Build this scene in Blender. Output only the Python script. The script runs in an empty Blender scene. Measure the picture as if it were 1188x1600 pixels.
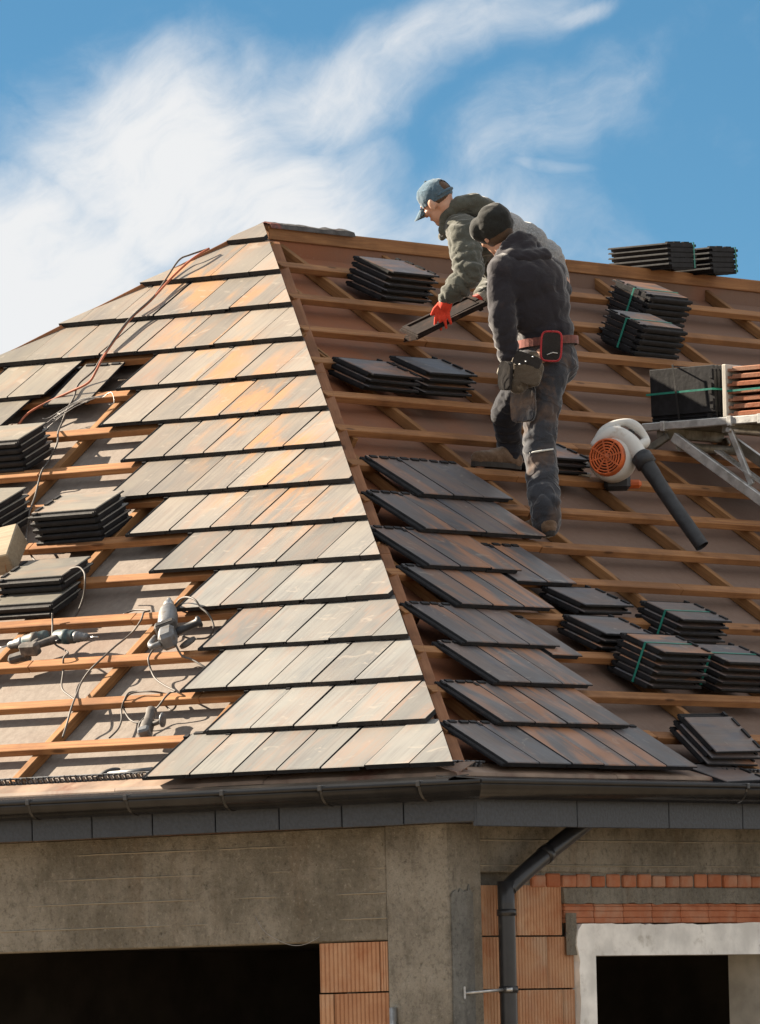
import bpy, bmesh, math, random
from mathutils import Vector, Matrix, noise
random.seed(7)
SC = bpy.context.scene
COL = SC.collection
rad = math.radians

# ------------------------------------------------------------------ camera
CAM_ROT = Matrix(((0.601689, -0.039234, -0.797767), (-0.798375, -0.059336, -0.59923), (-0.023827, 0.997467, -0.067025)))
cam_d = bpy.data.cameras.new('camera')
cam = bpy.data.objects.new('camera', cam_d)
COL.objects.link(cam)
cam.matrix_world = Matrix.Translation((-29.507, -21.773, -1.304)) @ CAM_ROT.to_4x4()
cam_d.sensor_fit = 'HORIZONTAL'
cam_d.sensor_width = 36.0
cam_d.lens = 375.8
cam_d.clip_start = 0.5
cam_d.clip_end = 5000
SC.camera = cam

# ------------------------------------------------------------------ light
SUN_AZ = Vector((-0.17, 0.985, 0)).normalized()     # horizontal direction towards the sun
SUN_EL = rad(27.5)
SUN_DIR = Vector((SUN_AZ.x * math.cos(SUN_EL), SUN_AZ.y * math.cos(SUN_EL), math.sin(SUN_EL)))
sl = bpy.data.lights.new('sun', 'SUN')
sl.energy = 5.0
sl.angle = rad(0.5)
sl.color = (1.0, 0.86, 0.68)
so = bpy.data.objects.new('sun', sl)
so.rotation_euler = SUN_DIR.to_track_quat('Z', 'Y').to_euler()
so.location = (-5, 15, 20)
COL.objects.link(so)
SC.view_settings.view_transform = 'Standard'
SC.view_settings.look = 'None'
SC.view_settings.gamma = 1.0
SC.view_settings.use_curve_mapping = False
SC.view_settings.exposure = 1.85
SC.cycles.max_bounces = 6
SC.cycles.diffuse_bounces = 3
SC.cycles.caustics_reflective = False
SC.cycles.caustics_refractive = False

# ------------------------------------------------------------------ node helper
class NT:
    def __init__(self, tree):
        self.t = tree
        self.t.nodes.clear()
    def n(self, typ, props=None, **ins):
        nd = self.t.nodes.new(typ)
        for k, v in (props or {}).items():
            setattr(nd, k, v)
        for k, v in ins.items():
            key = int(k[1:]) if k[0] == 'i' and k[1:].isdigit() else k.replace('_', ' ')
            self.put(nd.inputs[key], v)
        return nd
    def put(self, sock, v):
        if isinstance(v, bpy.types.NodeSocket):
            self.t.links.new(v, sock)
        elif isinstance(v, bpy.types.Node):
            self.t.links.new(v.outputs[0], sock)
        else:
            if sock.type == 'RGBA' and len(v) == 3:
                v = (*v, 1)
            sock.default_value = v
    def m(self, op, a, b=None, c=None):
        nd = self.t.nodes.new('ShaderNodeMath')
        nd.operation = op
        for i, x in enumerate((a, b, c)):
            if x is not None:
                self.put(nd.inputs[i], x)
        return nd.outputs[0]
    def vm(self, op, a, b=None):
        nd = self.t.nodes.new('ShaderNodeVectorMath')
        nd.operation = op
        for i, x in enumerate((a, b)):
            if x is not None:
                self.put(nd.inputs[i], x)
        return nd.outputs[1] if op in ('DOT_PRODUCT', 'LENGTH', 'DISTANCE') else nd.outputs[0]
    def mix(self, f, a, b):
        nd = self.t.nodes.new('ShaderNodeMix')
        nd.data_type = 'RGBA'
        self.put(nd.inputs[0], f)
        self.put(nd.inputs[6], a)
        self.put(nd.inputs[7], b)
        return nd.outputs[2]
    def ramp(self, v, lo, hi, a=0.0, b=1.0):
        nd = self.t.nodes.new('ShaderNodeMapRange')
        nd.interpolation_type = 'SMOOTHSTEP'
        for i, x in enumerate((v, lo, hi, a, b)):
            self.put(nd.inputs[i], x)
        return nd.outputs[0]
    def noise(self, vec, scale, detail=4, rough=0.55, dist=0.0):
        nd = self.t.nodes.new('ShaderNodeTexNoise')
        self.put(nd.inputs['Vector'], vec)
        nd.inputs['Scale'].default_value = scale
        nd.inputs['Detail'].default_value = detail
        nd.inputs['Roughness'].default_value = rough
        nd.inputs['Distortion'].default_value = dist
        return nd.outputs[0]
    def scale(self, vec, s):
        return self.vm('MULTIPLY', vec, s)

# ------------------------------------------------------------------ world: blue sky with thin clouds
W = bpy.data.worlds.new('World')
SC.world = W
W.use_nodes = True
w = NT(W.node_tree)
tc = w.n('ShaderNodeTexCoord')
dirv = w.vm('NORMALIZE', tc.outputs['Generated'])
sep = w.n('ShaderNodeSeparateXYZ', Vector=dirv)
# deep clear blue right down to the horizon: look the sky up a little higher than the real elevation
zz = w.m('ADD', w.m('MULTIPLY', w.m('ABSOLUTE', sep.outputs[2]), 2.6), 0.03)
cmb = w.n('ShaderNodeCombineXYZ', X=sep.outputs[0], Y=sep.outputs[1], Z=zz)
sky = w.n('ShaderNodeTexSky', {'sky_type': 'NISHITA', 'sun_disc': False, 'sun_elevation': SUN_EL,
          'sun_rotation': math.atan2(SUN_AZ.x, SUN_AZ.y), 'air_density': 1.0, 'dust_density': 0.5, 'ozone_density': 3.0, 'altitude': 300.0})
w.put(sky.inputs[0], w.vm('NORMALIZE', cmb.outputs[0]))
skyc = w.n('ShaderNodeHueSaturation', Hue=0.483, Saturation=1.2, Value=0.68, Color=sky.outputs[0])
# cloud coordinates: azimuth and elevation in hundredths of a radian
YAW = 0.64423
az = w.m('MULTIPLY', w.m('SUBTRACT', YAW, w.m('ARCTAN2', sep.outputs[1], sep.outputs[0])), 100.0)
el = w.m('MULTIPLY', w.m('ARCSINE', sep.outputs[2]), 100.0)
uv = w.n('ShaderNodeCombineXYZ', X=az, Y=el, Z=0.0).outputs[0]
wn = w.n('ShaderNodeTexNoise', Vector=uv, Scale=0.5, Detail=2.5, Roughness=0.5)
warp = w.vm('MULTIPLY', w.vm('SUBTRACT', wn.outputs[1], (0.5, 0.5, 0.5)), (1.7, 1.3, 0))
uvw = w.vm('ADD', uv, warp)
def bank(cx, cy, rx, ry, ang, amt):
    m = w.n('ShaderNodeMapping', {'vector_type': 'TEXTURE'}, Vector=uvw, Location=(cx, cy, 0), Rotation=(0, 0, rad(ang)), Scale=(rx, ry, 1))
    d = w.vm('LENGTH', m.outputs[0])
    return w.ramp(d, 1.25, 0.1, 0.0, amt)
banks = [bank(-2.7, 11.0, 2.5, 1.9, 20, 1.12), bank(-4.8, 9.5, 3.6, 1.9, 10, 1.3), bank(-0.6, 11.9, 2.2, 0.9, 22, 0.72), bank(0.9, 12.6, 2.4, 0.6, 24, 0.62),
         bank(-1.2, 10.3, 2.1, 1.7, -8, 0.95), bank(2.0, 11.3, 2.4, 0.95, 34, 0.42), bank(0.9, 10.0, 2.9, 1.3, 0, 0.56), bank(2.3, 10.78, 0.7, 0.16, 8, 0.4), bank(2.5, 12.95, 0.9, 0.22, 14, 0.5)]
tot = banks[0]
for b in banks[1:]:
    tot = w.m('MAXIMUM', tot, b)
# wisps drawn out along one direction
mw = w.n('ShaderNodeMapping', {'vector_type': 'TEXTURE'}, Vector=uvw, Rotation=(0, 0, rad(32)), Scale=(2.4, 0.8, 1))
wisp = w.noise(mw.outputs[0], 1.3, 8, 0.6, 0.0)
wisp2 = w.noise(uvw, 1.1, 6, 0.62)
shape = w.m('ADD', w.m('MULTIPLY', tot, w.ramp(wisp, 0.26, 0.72, 0.72, 1.08)), w.m('MULTIPLY', w.m('SUBTRACT', wisp2, 0.5), 0.55))
# out-of-view clouds added as fill light, denser and brighter than those in frame
far = w.noise(w.vm('MULTIPLY', dirv, (1.0, 1.0, 2.2)), 3.0, 5, 0.6)
fill_cloud = w.m('MULTIPLY', w.ramp(far, 0.30, 0.58, 0.0, 0.9), w.ramp(w.m('ABSOLUTE', az), 9.0, 25.0))
cl = w.ramp(w.m('ADD', shape, w.m('MULTIPLY', w.m('SUBTRACT', wisp, 0.42), 0.14)), 0.02, 1.04, 0.0, 0.95)
cloud_col = w.n('ShaderNodeRGB')
cloud_col.outputs[0].default_value = (5.0, 5.0, 5.0, 1)
skym = w.mix(cl, skyc.outputs[0], cloud_col.outputs[0])
skym = w.mix(fill_cloud, skym, (5.9, 5.8, 5.6))
bg = w.n('ShaderNodeBackground', Color=skym, Strength=0.050)
wo = w.n('ShaderNodeOutputWorld', Surface=bg.outputs[0])

# ------------------------------------------------------------------ roof frame
TH = 0.6079744
CT, ST, TT = math.cos(TH), math.sin(TH), math.tan(TH)
G, GR, TW = 0.386476, 0.371021, 0.26
HALF = 4.602
def ML(v, s, n=0.0):      # frame on the left slope: x to the right, y up the slope, z outwards
    return Matrix(((0, CT, -ST, s * CT - n * ST), (-1, 0, 0, v), (0, ST, CT, s * ST + n * CT), (0, 0, 0, 1)))
def MR(u, s, n=0.0):
    return Matrix(((1, 0, 0, u), (0, CT, -ST, s * CT - n * ST), (0, ST, CT, s * ST + n * CT), (0, 0, 0, 1)))
def RX(a): return Matrix.Rotation(a, 4, 'X')
def RY(a): return Matrix.Rotation(a, 4, 'Y')
def RZ(a): return Matrix.Rotation(a, 4, 'Z')
def T(*p): return Matrix.Translation(p)

# ------------------------------------------------------------------ materials
def mat(name):
    m = bpy.data.materials.new(name)
    m.use_nodes = True
    return m, NT(m.node_tree)
def finish(t, col, rough=0.7, bump=None, bstr=0.3, bdist=0.01, metal=0.0, spec=0.5, **kw):
    p = t.n('ShaderNodeBsdfPrincipled', Base_Color=col, Roughness=rough, Metallic=metal)
    p.inputs['Specular IOR Level'].default_value = spec
    for k, v in kw.items():
        t.put(p.inputs[k.replace('_', ' ')], v)
    if bump is not None:
        b = t.n('ShaderNodeBump', Strength=bstr, Distance=bdist, Height=bump)
        t.put(p.inputs['Normal'], b.outputs[0])
    t.n('ShaderNodeOutputMaterial', Surface=p.outputs[0])
def coords(t):
    tc = t.n('ShaderNodeTexCoord')
    oi = t.n('ShaderNodeObjectInfo')
    off = t.vm('MULTIPLY', t.n('ShaderNodeCombineXYZ', X=oi.outputs['Random'], Y=oi.outputs['Random'], Z=oi.outputs['Random']).outputs[0], (37.0, 91.0, 53.0))
    return t.vm('ADD', tc.outputs['Object'], off), oi.outputs['Random'], tc.outputs['Object'], t.n('ShaderNodeNewGeometry').outputs['Position']
def simple(name, col, rough=0.6, var=0.25, scale=12, metal=0.0, bstr=0.2, spec=0.5, dirt=None, dscale=5.0, dlo=0.5, dhi=0.7):
    m, t = mat(name)
    v, r, o, g = coords(t)
    nz = t.noise(v, scale, 6)
    k = t.ramp(nz, 0.3, 0.7, 1 - var, 1 + var)
    c = t.vm('MULTIPLY', t.n('ShaderNodeCombineXYZ', X=k, Y=k, Z=k).outputs[0], col)
    if dirt:
        c = t.mix(t.ramp(t.noise(v, dscale, 6, 0.65), dlo, dhi), c, dirt)
    finish(t, c, rough, nz, bstr, 0.01, metal, spec)
    return m

def tile_face():
    m, t = mat('tile_face')
    v, r, o, g = coords(t)
    grain = t.noise(t.scale(v, (70, 3, 70)), 1.0, 5, 0.65)
    broad = t.noise(v, 3.5, 4, 0.6)
    streak = t.noise(t.scale(v, (6, 1.6, 6)), 1.0, 4, 0.6, 0.6)
    r2 = t.m('FRACT', t.m('MULTIPLY', r, 7.31))
    base = t.mix(t.ramp(broad, 0.3, 0.7), (0.066, 0.073, 0.088), (0.125, 0.112, 0.108))
    base = t.mix(t.m('MULTIPLY', r, 0.6), base, (0.145, 0.112, 0.10))
    base = t.mix(t.ramp(grain, 0.42, 0.72, 0.0, 0.28), base, (0.20, 0.185, 0.175))
    base = t.mix(t.ramp(grain, 0.45, 0.28, 0.0, 0.25), base, (0.05, 0.048, 0.05))
    # clay dust: brushed on in streaks, on some tiles only
    ds = t.m('MULTIPLY', t.ramp(streak, 0.42, 0.62), t.ramp(r2, 0.15, 0.7, 0.15, 0.92))
    base = t.mix(ds, base, (0.35, 0.165, 0.085))
    # slate blue engobe showing between the dust
    bl = t.noise(t.scale(v, (6, 1.2, 6)), 1.3, 4, 0.6, 0.8)
    base = t.mix(t.m('MULTIPLY', t.ramp(bl, 0.5, 0.66), t.ramp(r2, 0.75, 0.2, 0.0, 0.6)), base, (0.062, 0.075, 0.105))
    # orange dust trodden in along the upper courses beside the hip (left slope only)
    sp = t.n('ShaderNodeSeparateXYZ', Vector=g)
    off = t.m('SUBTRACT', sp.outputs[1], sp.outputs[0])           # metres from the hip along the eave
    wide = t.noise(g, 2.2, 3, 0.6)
    ms = t.m('MULTIPLY', t.ramp(t.m('ABSOLUTE', t.m('SUBTRACT', off, t.m('ADD', 0.55, t.m('MULTIPLY', t.m('SUBTRACT', wide, 0.5), 1.4)))), 0.5, 0.02), t.ramp(sp.outputs[2], 1.1, 1.7))
    ms = t.m('MULTIPLY', ms, t.ramp(streak, 0.44, 0.6))
    # whole left slope painted lighter to carry its sunlit brightness, in dust tones
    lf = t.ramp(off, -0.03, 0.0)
    lit_left = t.m('MULTIPLY', lf, t.ramp(t.m('ADD', t.m('MULTIPLY', grain, 0.6), t.m('MULTIPLY', wide, 0.4)), 0.32, 0.62, 0.5, 0.92))
    lit_tone = t.mix(t.ramp(t.m('ADD', sp.outputs[2], t.m('MULTIPLY', wide, 0.7)), 1.2, 2.0), (0.232, 0.231, 0.216), (0.262, 0.232, 0.195))
    lit_tone = t.mix(t.ramp(off, 0.9, 2.3, 0.0, 0.8), lit_tone, (0.205, 0.19, 0.152))
    lit_tone = t.mix(t.m('MULTIPLY', t.m('SUBTRACT', r2, 0.5), 0.5), lit_tone, (0.15, 0.145, 0.135))
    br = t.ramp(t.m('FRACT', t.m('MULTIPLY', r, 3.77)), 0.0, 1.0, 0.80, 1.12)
    lit_tone = t.vm('MULTIPLY', lit_tone, t.n('ShaderNodeCombineXYZ', X=br, Y=br, Z=br).outputs[0])
    base = t.mix(lit_left, base, lit_tone)
    base = t.mix(t.m('MULTIPLY', ms, 0.6), base, (0.42, 0.21, 0.075))
    # pale scuffs and hand marks
    sc = t.noise(t.scale(v, (7, 12, 7)), 1.0, 3, 0.5, 1.6)
    base = t.mix(t.ramp(sc, 0.62, 0.72, 0.0, 0.32), base, (0.40, 0.35, 0.29))
    sp2 = t.noise(v, 90, 2)
    base = t.mix(t.ramp(sp2, 0.74, 0.78, 0.0, 0.5), base, (0.4, 0.38, 0.36))
    rg = t.ramp(broad, 0.3, 0.7, 0.36, 0.56)
    finish(t, base, rg, grain, 0.12, 0.003, spec=0.3)
    return m
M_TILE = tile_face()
M_TBODY = simple('tile_body', (0.014, 0.014, 0.016), 0.65, 0.35, 25, spec=0.25, dirt=(0.07, 0.04, 0.03), dscale=7, dlo=0.6, dhi=0.85)

def wood(name, a, b, rough=0.75):
    m, t = mat(name)
    v, r, o, g = coords(t)
    gr = t.noise(t.scale(v, (1.8, 55, 55)), 1.0, 6, 0.7, 0.9)
    bl = t.noise(v, 2.3, 4, 0.6)
    c = t.mix(t.ramp(gr, 0.3, 0.7), a, b)
    c = t.mix(t.ramp(bl, 0.42, 0.7, 0.0, 0.65), c, tuple(x * 0.5 for x in a))
    c = t.mix(t.m('MULTIPLY', r, 0.45), c, tuple(x * 0.62 for x in b))
    kn = t.n('ShaderNodeTexVoronoi', Vector=t.scale(v, (2.2, 9, 9)), Scale=1.0)
    c = t.mix(t.ramp(kn.outputs['Distance'], 0.13, 0.06, 0.0, 0.75), c, tuple(x * 0.3 for x in a))
    finish(t, c, rough, gr, 0.35, 0.004, spec=0.25)
    return m
M_BATTEN = wood('batten_wood', (0.225, 0.096, 0.04), (0.42, 0.208, 0.086))
M_COUNTER = wood('counter_batten_wood', (0.215, 0.098, 0.040), (0.39, 0.20, 0.08))
M_HIPWOOD = wood('hip_wood', (0.25, 0.105, 0.048), (0.36, 0.17, 0.085))
M_OLDWOOD = wood('pale_wood', (0.27, 0.21, 0.145), (0.42, 0.35, 0.25))

def deck():
    m, t = mat('roof_deck')
    v, r, o, g = coords(t)
    fine = t.noise(t.scale(v, (26, 26, 5)), 1.0, 6, 0.7)
    big = t.noise(g, 0.9, 5, 0.6)
    speck = t.noise(g, 45, 3)
    c = t.mix(t.ramp(fine, 0.3, 0.7), (0.185, 0.155, 0.132), (0.238, 0.204, 0.176))
    c = t.mix(t.ramp(big, 0.45, 0.7, 0.0, 0.45), c, (0.205, 0.125, 0.088))
    mot = t.noise(t.scale(g, (5, 5, 8)), 1.0, 6, 0.7, 0.8)
    c = t.mix(t.ramp(mot, 0.52, 0.72, 0.0, 0.4), c, (0.13, 0.105, 0.09))
    c = t.mix(t.ramp(mot, 0.42, 0.28, 0.0, 0.35), c, (0.31, 0.265, 0.225))
    # right slope toned darker red-brown all over, with red clay dust near the hip
    sp = t.n('ShaderNodeSeparateXYZ', Vector=g)
    d = t.m('SUBTRACT', sp.outputs[0], sp.outputs[1])
    st = t.noise(t.scale(g, (1.6, 1.6, 3)), 1.0, 6, 0.6, 0.5)
    msk = t.m('MULTIPLY', t.ramp(d, 0.02, 0.15), t.ramp(t.m('ADD', d, t.m('MULTIPLY', st, 2.6)), 2.9, 1.25))
    c = t.mix(t.m('MULTIPLY', t.ramp(d, 0.02, 0.15), t.ramp(t.m('ADD', sp.outputs[2], st), 1.2, 2.8, 0.6, 0.88)), c, (0.178, 0.097, 0.064))
    c = t.mix(t.m('MULTIPLY', msk, 0.8), c, (0.30, 0.105, 0.042))
    st2 = t.noise(g, 0.55, 4, 0.55)
    c = t.mix(t.m('MULTIPLY', t.ramp(st2, 0.56, 0.68), t.m('MULTIPLY', t.ramp(d, 3.0, 4.5), 0.75)), c, (0.33, 0.125, 0.06))
    c = t.mix(t.ramp(speck, 0.7, 0.76, 0.0, 0.35), c, (0.42, 0.37, 0.32))
    finish(t, c, 0.8, t.m('ADD', t.m('MULTIPLY', fine, 0.3), t.m('MULTIPLY', mot, 0.8)), 0.35, 0.012, spec=0.3)
    return m
M_DECK = deck()

def concrete(name, a, b, forms=True):
    m, t = mat(name)
    v, r, o, g = coords(t)
    n1 = t.noise(g, 2.2, 7, 0.65)
    n2 = t.noise(t.scale(g, (14, 14, 5)), 1.0, 6, 0.6)
    n3 = t.noise(g, 95, 4, 0.7)
    n4 = t.noise(t.scale(g, (5, 5, 0.8)), 1.0, 5, 0.6)
    c = t.mix(t.ramp(n1, 0.3, 0.7), a, b)
    c = t.mix(t.ramp(n2, 0.5, 0.75, 0.0, 0.5), c, tuple(x * 0.55 for x in a))
    c = t.mix(t.ramp(n4, 0.52, 0.75, 0.0, 0.4), c, (0.17, 0.115, 0.07))
    gr_ = t.noise(g, 38, 5, 0.75)
    c = t.mix(t.ramp(gr_, 0.5, 0.34, 0.0, 0.5), c, tuple(x * 0.55 for x in a))
    c = t.mix(t.ramp(gr_, 0.55, 0.7, 0.0, 0.4), c, tuple(min(1, x * 1.35) for x in b))
    pit = t.noise(g, 26, 5, 0.7)
    c = t.mix(t.ramp(pit, 0.62, 0.74, 0.0, 0.7), c, tuple(x * 0.35 for x in a))
    c = t.mix(t.ramp(n3, 0.45, 0.30, 0.0, 0.45), c, tuple(x * 0.5 for x in a))
    c = t.mix(t.ramp(n3, 0.62, 0.74, 0.0, 0.6), c, tuple(min(1, x * 1.7) for x in b))
    sp = t.n('ShaderNodeSeparateXYZ', Vector=g)
    h = t.m('SUBTRACT', t.m('ADD', t.m('MULTIPLY', n2, 0.6), t.m('MULTIPLY', n3, 0.4)), t.m('MULTIPLY', t.ramp(pit, 0.6, 0.75), 0.5))
    if forms:
        z = t.m('ADD', sp.outputs[2], t.m('MULTIPLY', t.noise(g, 6, 3), 0.006))
        line = t.m('PINGPONG', t.m('DIVIDE', z, 0.118), 0.5)
        ln = t.m('MULTIPLY', t.ramp(line, 0.055, 0.0), t.ramp(t.noise(g, 1.7, 3), 0.38, 0.52))
        c = t.mix(t.m('MULTIPLY', ln, 0.75), c, (0.5, 0.43, 0.33))
        h = t.m('ADD', h, ln)
    finish(t, c, 0.9, t.m('ADD', h, gr_), 0.8, 0.014, spec=0.2)
    return m
M_CONC = concrete('beam_concrete', (0.165, 0.145, 0.112), (0.34, 0.305, 0.25))
M_CONC2 = concrete('column_concrete', (0.17, 0.152, 0.124), (0.34, 0.31, 0.26), False)
M_MORTAR2 = concrete('grey_mortar', (0.13, 0.13, 0.125), (0.24, 0.24, 0.225), False)
M_MORTAR = concrete('mortar', (0.16, 0.145, 0.12), (0.27, 0.25, 0.21), False)

def clay(name, a, b):
    m, t = mat(name)
    v, r, o, g = coords(t)
    n1 = t.noise(v, 5, 5, 0.6)
    n2 = t.noise(v, 70, 4, 0.7)
    st = t.noise(v, 6, 4, 0.6, 0.3)
    c = t.mix(t.ramp(n1, 0.3, 0.7), a, b)
    c = t.mix(t.m('MULTIPLY', r, 0.4), c, tuple(x * 0.72 for x in a))
    c = t.mix(t.ramp(n2, 0.45, 0.75, 0.0, 0.15), c, tuple(min(1, x * 1.25) for x in b))
    c = t.mix(t.ramp(st, 0.52, 0.66, 0.0, 0.5), c, tuple(x * y for x, y in zip(a, (0.85, 0.68, 0.6))))
    c = t.mix(t.ramp(t.noise(v, 3.2, 5, 0.65), 0.45, 0.7, 0.0, 0.45), c, (0.5, 0.4, 0.3))
    c = t.mix(t.ramp(t.noise(v, 9, 4, 0.6, 1.0), 0.72, 0.78, 0.0, 0.6), c, (0.55, 0.5, 0.44))
    finish(t, c, 0.9, n2, 0.3, 0.006, spec=0.2)
    return m
M_CLAY = clay('clay_block', (0.44, 0.215, 0.115), (0.56, 0.33, 0.195))
M_BRICK = clay('red_brick', (0.40, 0.135, 0.065), (0.5, 0.2, 0.105))
M_TERRA = clay('terracotta', (0.33, 0.12, 0.065), (0.42, 0.17, 0.095))
M_PLASTER = simple('white_plaster', (0.86, 0.84, 0.80), 0.9, 0.16, 7, bstr=0.5, spec=0.2, dirt=(0.5, 0.47, 0.42), dscale=9, dlo=0.55, dhi=0.8)
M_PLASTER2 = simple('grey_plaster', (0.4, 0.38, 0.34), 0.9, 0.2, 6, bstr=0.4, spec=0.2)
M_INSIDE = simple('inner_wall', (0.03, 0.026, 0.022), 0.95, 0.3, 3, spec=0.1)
M_GUTTER = simple('gutter_metal', (0.024, 0.023, 0.023), 0.26, 0.2, 8, metal=0.25, bstr=0.05)
M_FASCIA = simple('fascia_panel', (0.026, 0.032, 0.043), 0.45, 0.25, 60, bstr=0.25)
M_FLASH = simple('eave_flashing', (0.25, 0.17, 0.12), 0.65, 0.35, 5, bstr=0.15, dirt=(0.14, 0.06, 0.035), dscale=4)
M_PIPE = simple('downpipe_paint', (0.022, 0.022, 0.024), 0.32, 0.25, 10, bstr=0.08, dirt=(0.13, 0.11, 0.09), dscale=9, dlo=0.6, dhi=0.8)
M_ZINC = simple('zinc', (0.55, 0.56, 0.57), 0.4, 0.2, 30, metal=0.8)
M_ALU = simple('aluminium', (0.56, 0.56, 0.55), 0.48, 0.2, 20, metal=0.65, dirt=(0.3, 0.27, 0.22), dscale=8, dlo=0.5, dhi=0.75)
M_ALU2 = simple('dull_aluminium', (0.24, 0.225, 0.19), 0.6, 0.3, 15, metal=0.4, dirt=(0.12, 0.09, 0.06), dscale=7)
M_STRAP = simple('green_strap', (0.015, 0.20, 0.15), 0.45, 0.15, 20)
M_BSTRAP = simple('black_strap', (0.012, 0.012, 0.013), 0.5, 0.2, 20)
M_BLACK = simple('black_plastic', (0.025, 0.027, 0.032), 0.5, 0.3, 18, bstr=0.1, dirt=(0.1, 0.085, 0.07), dscale=8, dlo=0.6, dhi=0.85)
M_WHITEP = simple('white_plastic', (0.62, 0.61, 0.58), 0.4, 0.08, 10, bstr=0.04, dirt=(0.34, 0.25, 0.18), dscale=8, dlo=0.56, dhi=0.8)
M_ORANGE = simple('orange_plastic', (0.62, 0.13, 0.03), 0.5, 0.2, 14, bstr=0.1, dirt=(0.2, 0.075, 0.04), dscale=9, dlo=0.55, dhi=0.8)
M_GREYTOOL = simple('dusty_metal', (0.155, 0.16, 0.17), 0.5, 0.3, 15, metal=0.4, dirt=(0.12, 0.10, 0.08), dscale=14, dlo=0.5, dhi=0.66)
M_STEEL = simple('steel', (0.5, 0.5, 0.5), 0.35, 0.2, 25, metal=0.9)
M_TEAL = simple('teal_plastic', (0.035, 0.075, 0.085), 0.6, 0.4, 20, dirt=(0.075, 0.06, 0.05), dscale=14, dlo=0.42, dhi=0.62)
M_DUSTY = simple('dusty_plastic', (0.075, 0.066, 0.06), 0.75, 0.4, 20, dirt=(0.22, 0.18, 0.15), dscale=14, dlo=0.5, dhi=0.72)
M_CABLE = simple('grey_cable', (0.075, 0.064, 0.056), 0.6, 0.3, 8, bstr=0.05)
M_CABLEO = simple('orange_cable', (0.36, 0.10, 0.045), 0.55, 0.25, 8, bstr=0.05)
M_WIRE = simple('binding_wire', (0.32, 0.31, 0.30), 0.45, 0.2, 8, metal=0.6)
M_PAPER = simple('membrane_scrap', (0.075, 0.07, 0.068), 0.8, 0.4, 14, bstr=0.6, dirt=(0.25, 0.06, 0.045), dscale=5, dlo=0.55, dhi=0.7)
M_GROUND = simple('earth', (0.22, 0.18, 0.135), 0.95, 0.35, 0.6, bstr=0.5, spec=0.2, dirt=(0.11, 0.10, 0.06), dscale=0.2)

def cloth(name, col, dirt=None, dlo=0.5, dhi=0.72, weave=220, var=0.3, dscale=7, cz=0.25, sheen=0.3):
    m, t = mat(name)
    v, r, o, g = coords(t)
    wv = t.noise(v, weave, 3, 0.6)
    bl = t.noise(v, 6, 5, 0.6)
    k = t.ramp(t.m('ADD', t.m('MULTIPLY', wv, 0.5), t.m('MULTIPLY', bl, 0.5)), 0.3, 0.7, 1 - var, 1 + var)
    c = t.vm('MULTIPLY', t.n('ShaderNodeCombineXYZ', X=k, Y=k, Z=k).outputs[0], col)
    if dirt:
        c = t.mix(t.ramp(t.noise(v, dscale, 6, 0.65, 0.5), dlo, dhi, 0.0, 0.85), c, dirt)
    cr = t.noise(t.scale(v, (1.0, 1.0, 1.6)), 6.5, 1.5, 0.45, 1.2)
    crease = t.ramp(t.m('ABSOLUTE', t.m('SUBTRACT', cr, 0.5)), 0.0, 0.12, 1.0, 0.0)
    h = t.m('ADD', t.m('ADD', t.m('MULTIPLY', wv, 0.12), t.m('MULTIPLY', t.noise(v, 22, 3, 0.5, 0.6), 0.3)), t.m('MULTIPLY', crease, cz))
    finish(t, c, 0.92, h, 0.45, 0.016, spec=0.15, Sheen_Weight=sheen, Sheen_Roughness=0.4)
    return m
M_HOODIE = cloth('charcoal_fleece', (0.027, 0.025, 0.031), (0.055, 0.042, 0.042), 0.56, 0.85, cz=0.15, var=0.15, sheen=0.55)
M_JACKET = cloth('olive_grey_fleece', (0.085, 0.088, 0.074), (0.055, 0.055, 0.05), 0.5, 0.8, cz=0.4, sheen=0.5)
M_VEST = cloth('grey_marl', (0.27, 0.275, 0.28), None, weave=110, var=0.45)
M_TROUS = cloth('work_trousers', (0.042, 0.045, 0.054), (0.135, 0.085, 0.058), 0.46, 0.72, dscale=5, cz=0.45, sheen=0.5)
M_TROUSD = cloth('dark_trousers', (0.022, 0.023, 0.03), (0.05, 0.04, 0.035), 0.55, 0.85)
M_BEANIE = cloth('black_knit', (0.022, 0.023, 0.022), None, weave=140, cz=0.1)
M_CAP = cloth('blue_cotton', (0.075, 0.125, 0.17), (0.15, 0.19, 0.215), 0.5, 0.8, weave=90)
M_GLOVE = cloth('red_rubber_glove', (0.62, 0.055, 0.028), (0.4, 0.05, 0.03), 0.55, 0.8, weave=60, var=0.15)
M_BOOT = cloth('dusty_boot_leather', (0.11, 0.068, 0.042), (0.24, 0.165, 0.115), 0.45, 0.7)
M_SOLE = simple('boot_sole', (0.035, 0.03, 0.027), 0.85, 0.3, 20)
M_LEATHER = cloth('worn_leather', (0.085, 0.066, 0.048), (0.30, 0.25, 0.19), 0.5, 0.72)
M_LEATHERD = cloth('dark_leather', (0.03, 0.026, 0.024), (0.09, 0.075, 0.06), 0.55, 0.8)
M_RED = cloth('red_binding', (0.40, 0.04, 0.045), None)
M_BELT = cloth('faded_red_belt', (0.23, 0.085, 0.07), (0.05, 0.04, 0.035), 0.45, 0.65)
M_HAIR = cloth('short_hair', (0.10, 0.062, 0.04), None)
M_GREYK = cloth('grey_glove_knit', (0.36, 0.33, 0.28), None)
def skin():
    m, t = mat('skin')
    v, r, o, g = coords(t)
    n1 = t.noise(v, 14, 4)
    c = t.mix(t.ramp(n1, 0.35, 0.7), (0.50, 0.27, 0.19), (0.60, 0.36, 0.26))
    finish(t, c, 0.55, t.noise(v, 120, 3), 0.1, 0.003, spec=0.4, Subsurface_Weight=0.1, Subsurface_Radius=(0.01, 0.004, 0.002))
    return m
M_SKIN = skin()

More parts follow.
